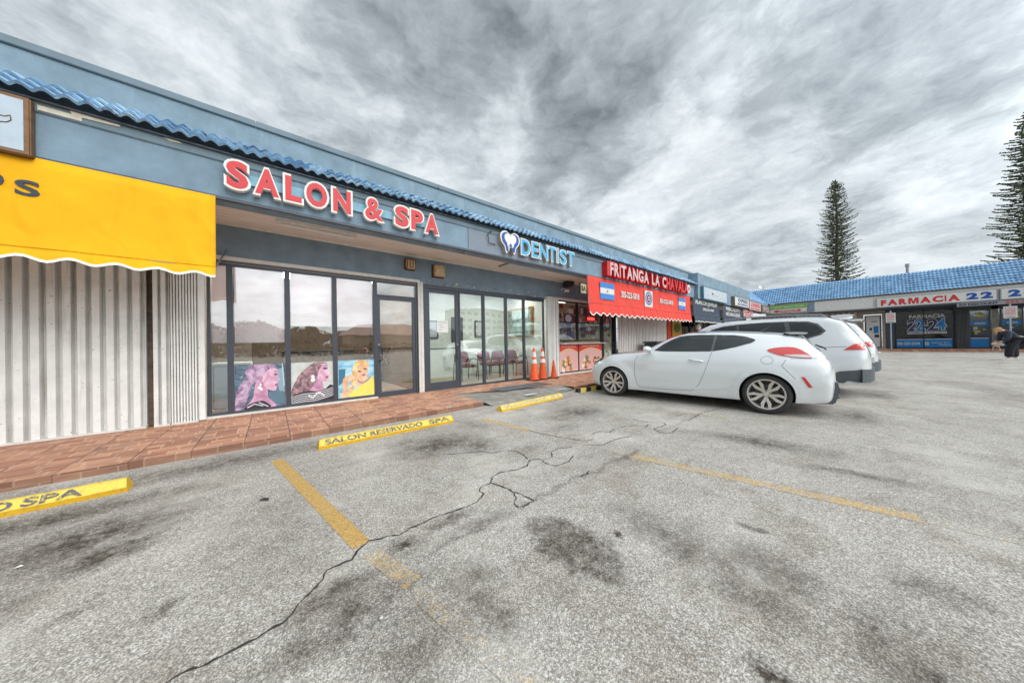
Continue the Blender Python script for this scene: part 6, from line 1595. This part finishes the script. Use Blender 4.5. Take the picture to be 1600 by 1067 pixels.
# ================================================================== person bending over
def skinned(name, joints, edges, mat, parent=None, sub_=2):
    me = bpy.data.meshes.new(name); names = list(joints)
    me.from_pydata([joints[k][0] for k in names], [(names.index(a), names.index(b)) for a, b in edges], [])
    o = bpy.data.objects.new(name, me); COL.objects.link(o)
    md = o.modifiers.new('s', 'SKIN'); md.use_smooth_shade = True
    for i, k in enumerate(names):
        r = joints[k][1]; r = r if isinstance(r, tuple) else (r, r)
        me.skin_vertices[0].data[i].radius = r
    me.skin_vertices[0].data[0].use_root = True
    s_ = o.modifiers.new('sub', 'SUBSURF'); s_.levels = sub_; s_.render_levels = sub_
    bpy.context.view_layer.update(); dg = bpy.context.evaluated_depsgraph_get()
    nm = bpy.data.meshes.new_from_object(o.evaluated_get(dg)); o.modifiers.clear(); o.data = nm
    nm.materials.clear(); nm.materials.append(M[mat]); nm.polygons.foreach_set('use_smooth', [True] * len(nm.polygons))
    if parent: o.parent = parent
    return o
PZ = zt(23.2)
pr = thing('person', 'person in a dark jacket and black trousers bending forward with light shoes and blond hair', 'person', (23.2, -3.46, PZ), R(112), world=False)
# local +x = facing direction (image left), y = left
J = {'pelvis': ((-.14, 0, .80), (.13, .12)), 'waist': ((-.08, 0, .94), (.12, .11)), 'chest': ((.04, 0, 1.09), (.14, .12)), 'neck0': ((.15, 0, 1.18), .06), 'head0': ((.20, 0, 1.215), .07), 'head': ((.27, 0, 1.225), .085), 'head1': ((.32, 0, 1.17), .065),
     'shL': ((.10, .17, 1.11), .055), 'elL': ((.14, .22, .88), .042), 'wrL': ((.24, .13, .76), .03), 'hL': ((.30, .08, .735), .032),
     'shR': ((.10, -.17, 1.11), .055), 'elR': ((.12, -.22, .88), .042), 'wrR': ((.24, -.12, .77), .03), 'hR': ((.30, -.07, .745), .032),
     'hipL': ((-.12, .09, .78), .09), 'knL': ((.04, .10, .44), .065), 'anL': ((.08, .10, .09), .045), 'toL': ((.2, .11, .04), .035),
     'hipR': ((-.14, -.09, .78), .09), 'knR': ((-.16, -.10, .44), .065), 'anR': ((-.22, -.10, .09), .045), 'toR': ((-.08, -.11, .04), .035)}
EB = [('pelvis', 'waist'), ('waist', 'chest'), ('chest', 'neck0'), ('neck0', 'head0'), ('head0', 'head'), ('head', 'head1'), ('chest', 'shL'), ('shL', 'elL'), ('elL', 'wrL'), ('wrL', 'hL'), ('chest', 'shR'), ('shR', 'elR'), ('elR', 'wrR'), ('wrR', 'hR'),
      ('pelvis', 'hipL'), ('hipL', 'knL'), ('knL', 'anL'), ('anL', 'toL'), ('pelvis', 'hipR'), ('hipR', 'knR'), ('knR', 'anR'), ('anR', 'toR')]
skinned('body', J, EB, 'skin', pr)
def grow(keys, k, extra={}):
    d = {}
    for q in keys:
        c, r = J[q]; r = r if isinstance(r, tuple) else (r, r); d[q] = (c, (r[0] + k, r[1] + k))
    d.update(extra); return d
skinned('jacket', grow(['chest', 'neck0', 'waist', 'shL', 'elL', 'wrL', 'shR', 'elR', 'wrR'], .028, {'hem': ((-.13, 0, .82), (.17, .16)), 'hem2': ((-.15, 0, .72), (.16, .15))}), [('waist', 'hem'), ('hem', 'hem2'), ('chest', 'neck0'), ('waist', 'chest'), ('chest', 'shL'), ('shL', 'elL'), ('elL', 'wrL'), ('chest', 'shR'), ('shR', 'elR'), ('elR', 'wrR')], 'jacket', pr)
tr_ = grow(['pelvis', 'hipL', 'hipR'], .03, {'knL': ((.05, .10, .44), .115), 'cuL': ((.08, .10, .10), .12), 'knR': ((-.16, -.10, .44), .115), 'cuR': ((-.17, -.10, .10), .12)})
skinned('trousers', tr_, [('pelvis', 'hipL'), ('hipL', 'knL'), ('knL', 'cuL'), ('pelvis', 'hipR'), ('hipR', 'knR'), ('knR', 'cuR')], 'trousers', pr)
skinned('hair', {'a': ((.18, 0, 1.25), .08), 'b': ((.26, 0, 1.27), .095), 'c': ((.34, 0, 1.22), .08), 'd': ((.36, .05, 1.12), .045), 'e': ((.35, .06, 1.03), .02)}, [('a', 'b'), ('b', 'c'), ('c', 'd'), ('d', 'e')], 'hair', pr)
for nm, x_, y_ in (('l', .10, .105), ('r', -.15, -.105)):
    m = MB(); m.prism(smooth_poly([(x_ - .10, .0), (x_ + .17, .0), (x_ + .175, .035), (x_ + .08, .075), (x_ - .02, .09), (x_ - .10, .075)], 2), lambda a, b, c: (a, c, b), y_ - .045, y_ + .045, 'shoe'); m.build('shoe', pr, bevel=.01)
for sd in (1, -1):      # fingers curled round the bag handle
    for k in range(4):
        L_ = (.050, .058, .055, .045)[k]; bx_ = .315 - .006 * k; by = sd * (.055 + .018 * k)
        skinned('finger', {'a': ((bx_ - .02, by, .742), .009), 'b': ((bx_ + .012, by, .728), .0085), 'c': ((bx_ + .016, by, .728 - L_ * .5), .008), 'd': ((bx_ - .008, by, .728 - L_ * .75), .007)}, [('a', 'b'), ('b', 'c'), ('c', 'd')], 'skin', pr, 1)
    skinned('thumb', {'a': ((.275, sd * .05, .735), .011), 'b': ((.28, sd * .03, .71), .01), 'c': ((.295, sd * .03, .69), .008)}, [('a', 'b'), ('b', 'c')], 'skin', pr, 1)
bgp = thing('handbag', 'pale cream bundle held in the hands of the bending person', 'bag', (23.2, -3.08, PZ + .55))
m = MB()
for dx, dy, dz, r_ in ((0, -.10, .1, .085), (.05, .0, .08, .09), (-.04, .06, .1, .08), (.02, -.04, .02, .07), (0, -.2, .06, .07)):
    m.lathe([(0, -r_ * .8), (r_ * .8, -r_ * .5), (r_, 0), (r_ * .75, r_ * .55), (0, r_ * .75)], Matrix.Translation((23.08 + dx * .8, -3.16 + dy * .6, PZ + .56 + dz)), 'cream_bag', 12)
m.build('bundle', bgp, smooth=True)
m = MB(); m.tube([(23.05, -3.2, PZ + .60), (23.03, -3.25, PZ + .38), (23.04, -3.15, PZ + .33), (23.08, -3.08, PZ + .38), (23.08, -3.1, PZ + .55)], .012, 'cream_bag', 6); m.build('strap', bgp, smooth=True)

# ================================================================== Norfolk pines beyond the wing
def pine(x, y, H, spread, label, seed, tip_fork=False, z0=5.0, dens=1.0, taper=.8):
    random.seed(seed)
    t = thing('norfolk_pine', label, 'tree', (x, y, 0), group='tall Norfolk pines behind the blue tiled roof')
    m = MB(); pts = [(x + .08 * math.sin(k * .7), y + .08 * math.cos(k * .9), H * k / 14) for k in range(15)]
    m.tube(pts, [.34 * (1 - k / 15) ** .9 + .03 for k in range(15)], 'bark', 8)
    m.build('trunk', t, smooth=True)
    br = MB(); fo = MB()
    z = z0
    while z < H - .3:
        f = (z - z0) / (H - z0); env = spread * (1 - f) ** .42 * (.9 + .1 * math.sin(z * 1.3)) * (.86 + .14 * min(1, f * 5)) + .15
        nb = random.choice((5, 6, 6)); a0 = random.random() * 6.28
        for k in range(nb):
            if random.random() < .06: continue
            a = a0 + 2 * math.pi * k / nb + random.uniform(-.15, .15); Lb = env * random.uniform(.72, 1.08)
            up = .02 + .10 * f + random.uniform(-.04, .05); P = []
            for j in range(7):
                q = j / 6; P.append(Vector((x + math.cos(a) * Lb * q, y + math.sin(a) * Lb * q, z + Lb * (up * q - .06 * math.sin(q * math.pi) + .10 * q ** 3))))
            br.tube(P, [.035 * (1 - j / 7) + .008 for j in range(7)], 'bark', 3, cap=False)
            nl = int(Lb / .105 * dens)
            for j in range(nl):
                q = .16 + .84 * (j + random.random() * .8) / nl
                i0 = min(5, int(q * 6)); c = P[i0].lerp(P[i0 + 1], q * 6 - i0)
                sdir = random.choice((-1, 1)); ll = random.uniform(.16, .36) * (1.1 - .5 * q)
                d = Vector((math.cos(a) * .5 - math.sin(a) * sdir, math.sin(a) * .5 + math.cos(a) * sdir, random.uniform(.25, .85))).normalized()
                e1 = c + d * ll; w_ = random.uniform(.06, .11)
                n1 = d.cross(Vector((0, 0, 1))).normalized() * w_; n2 = d.cross(n1).normalized() * w_
                mid = c + d * ll * .45
                mt = 'needles_bright' if random.random() < .25 + .4 * (f > .9) else 'needles'
                fo.add([c, mid + n1, mid + n2, mid - n1, mid - n2, e1], [(0, 1, 2), (0, 2, 3), (0, 3, 4), (0, 4, 1), (5, 2, 1), (5, 3, 2), (5, 4, 3), (5, 1, 4)], mt)
        z += random.uniform(.24, .38)
    for k in range(60 if tip_fork else 30):
        a = random.random() * 6.28; zz = H - random.random() * 1.3; r_ = random.uniform(.1, .55); c = Vector((x + r_ * .3 * math.cos(a), y + r_ * .3 * math.sin(a), zz))
        e1 = c + Vector((math.cos(a) * r_, math.sin(a) * r_, .35)); n1 = Vector((-math.sin(a), math.cos(a), 0)) * .07
        fo.add([c, c.lerp(e1, .5) + n1, e1, c.lerp(e1, .5) - n1, c.lerp(e1, .5) + Vector((0, 0, .07))], [(0, 1, 4), (1, 2, 4), (2, 3, 4), (3, 0, 4)], 'needles_bright')
    br.build('branches', t); fo.build('foliage', t)
    return t
def ground_at(u, v, Z):
    d = raydir(u, v); return d * Z + Vector((0, 0, CAMH))
p1 = ground_at(1309, 440, 49); pine(p1.x, p1.y, 27.0, 3.45, 'slender Norfolk pine with forked tip behind the far wing', 11, True)
p2 = ground_at(1618, 430, 38); pine(p2.x, p2.y, 30.0, 4.0, 'larger denser Norfolk pine cut off by the right edge', 23, False, dens=1.5)

# ================================================================== what stands across the lot (seen in the shop glass)
random.seed(4)
def leafy(x, y, H, rad, label):
    t = thing('broadleaf_tree', label, 'tree', (x, y, 0), group='trees across the parking lot mirrored in the shop glass')
    m = MB(); m.tube([(x, y, 0), (x + .1, y, H * .35), (x - .1, y + .1, H * .7)], [.2, .15, .06], 'bark', 7); m.build('trunk', t)
    m = MB()
    for k in range(2600):
        a = random.random() * 6.28; b = random.uniform(-1, 1); r = rad * random.random() ** .35 * (1 + .22 * math.sin(3 * a + 5 * b))
        c = Vector((x + r * math.cos(a) * math.sqrt(1 - b * b), y + r * math.sin(a) * math.sqrt(1 - b * b), max(.3, H * .48 + r * b * .55)))
        u = Vector((random.uniform(-1, 1), random.uniform(-1, 1), random.uniform(-1, 1))).normalized() * .34; q = u.cross(Vector((random.random(), .4, 1))).normalized() * .26
        m.add([c - u, c + q, c + u, c - q], [(0, 1, 2, 3)], 'leaf_dark')
    m.build('crown', t)
for x_, y_, h_, r_, lb in ((-9, -50, 6.0, 4.0, 'dark spreading tree behind the camera at the left end of the hedge'), (-2, -52, 6.4, 4.2, 'round dark tree across the lot mirrored in the leftmost salon pane'), (5, -54, 5.6, 3.8, 'broad green tree across the lot mirrored in the second salon pane'),
                       (12, -51, 4.8, 3.0, 'low spreading tree across the lot near the left end of the tan house'), (27, -50, 5.2, 3.2, 'bushy tree across the lot right of the tan house'), (35, -52, 5.8, 3.4, 'tree across the lot below the apartment block')):
    leafy(x_, y_, h_, r_, lb)
m = MB(); random.seed(12)
for k in range(5200):
    c = Vector((random.uniform(-25, 45), -38 + random.uniform(-.7, .7), random.random() ** .7 * 1.55)); u = Vector((random.uniform(-1, 1), random.uniform(-1, 1), random.uniform(-1, 1))).normalized() * .26; q = u.cross(Vector((.3, .4, 1))).normalized() * .18
    m.add([c - u, c + q, c + u, c - q], [(0, 1, 2, 3)], 'leaf_dark')
o = m.build('hedge'); tag(o, 'long clipped dark hedge across the far side of the parking lot', 'hedge')
t = thing('house', 'low tan house across the parking lot with a brown roof', 'building', (17, -44, 0))
m = MB(); m.box(10, 26, -48, -41, 0, 3.2, 'interior_tan'); m.build('wall', t)
m = MB(); m.add([(9.5, -49, 3.1), (26.5, -49, 3.1), (26.5, -40.5, 3.1), (9.5, -40.5, 3.1), (12, -44.7, 5.2), (24, -44.7, 5.2)], [(0, 1, 5, 4), (3, 4, 5, 2), (0, 4, 3), (1, 2, 5), (0, 3, 2, 1)], FC((168, 104, 80))); m.build('roof', t)
t = thing('apartment_block', 'white multi storey apartment block far across the road', 'building', (75, -95, 0))
m = MB(); m.box(62, 92, -112, -98, 0, 17, 'sign_white'); m.build('wall', t)
for i in range(9):
    for j in range(5):
        m = MB(); x0 = 63.5 + i * 3.2; z0 = 1.5 + j * 3.1; m.box(x0, x0 + 1.7, -98, -97.9, z0, z0 + 1.4, 'frame_dark'); m.build('window', t)

for o in bpy.data.objects:
    if '_w' in o.keys(): del o['_w']
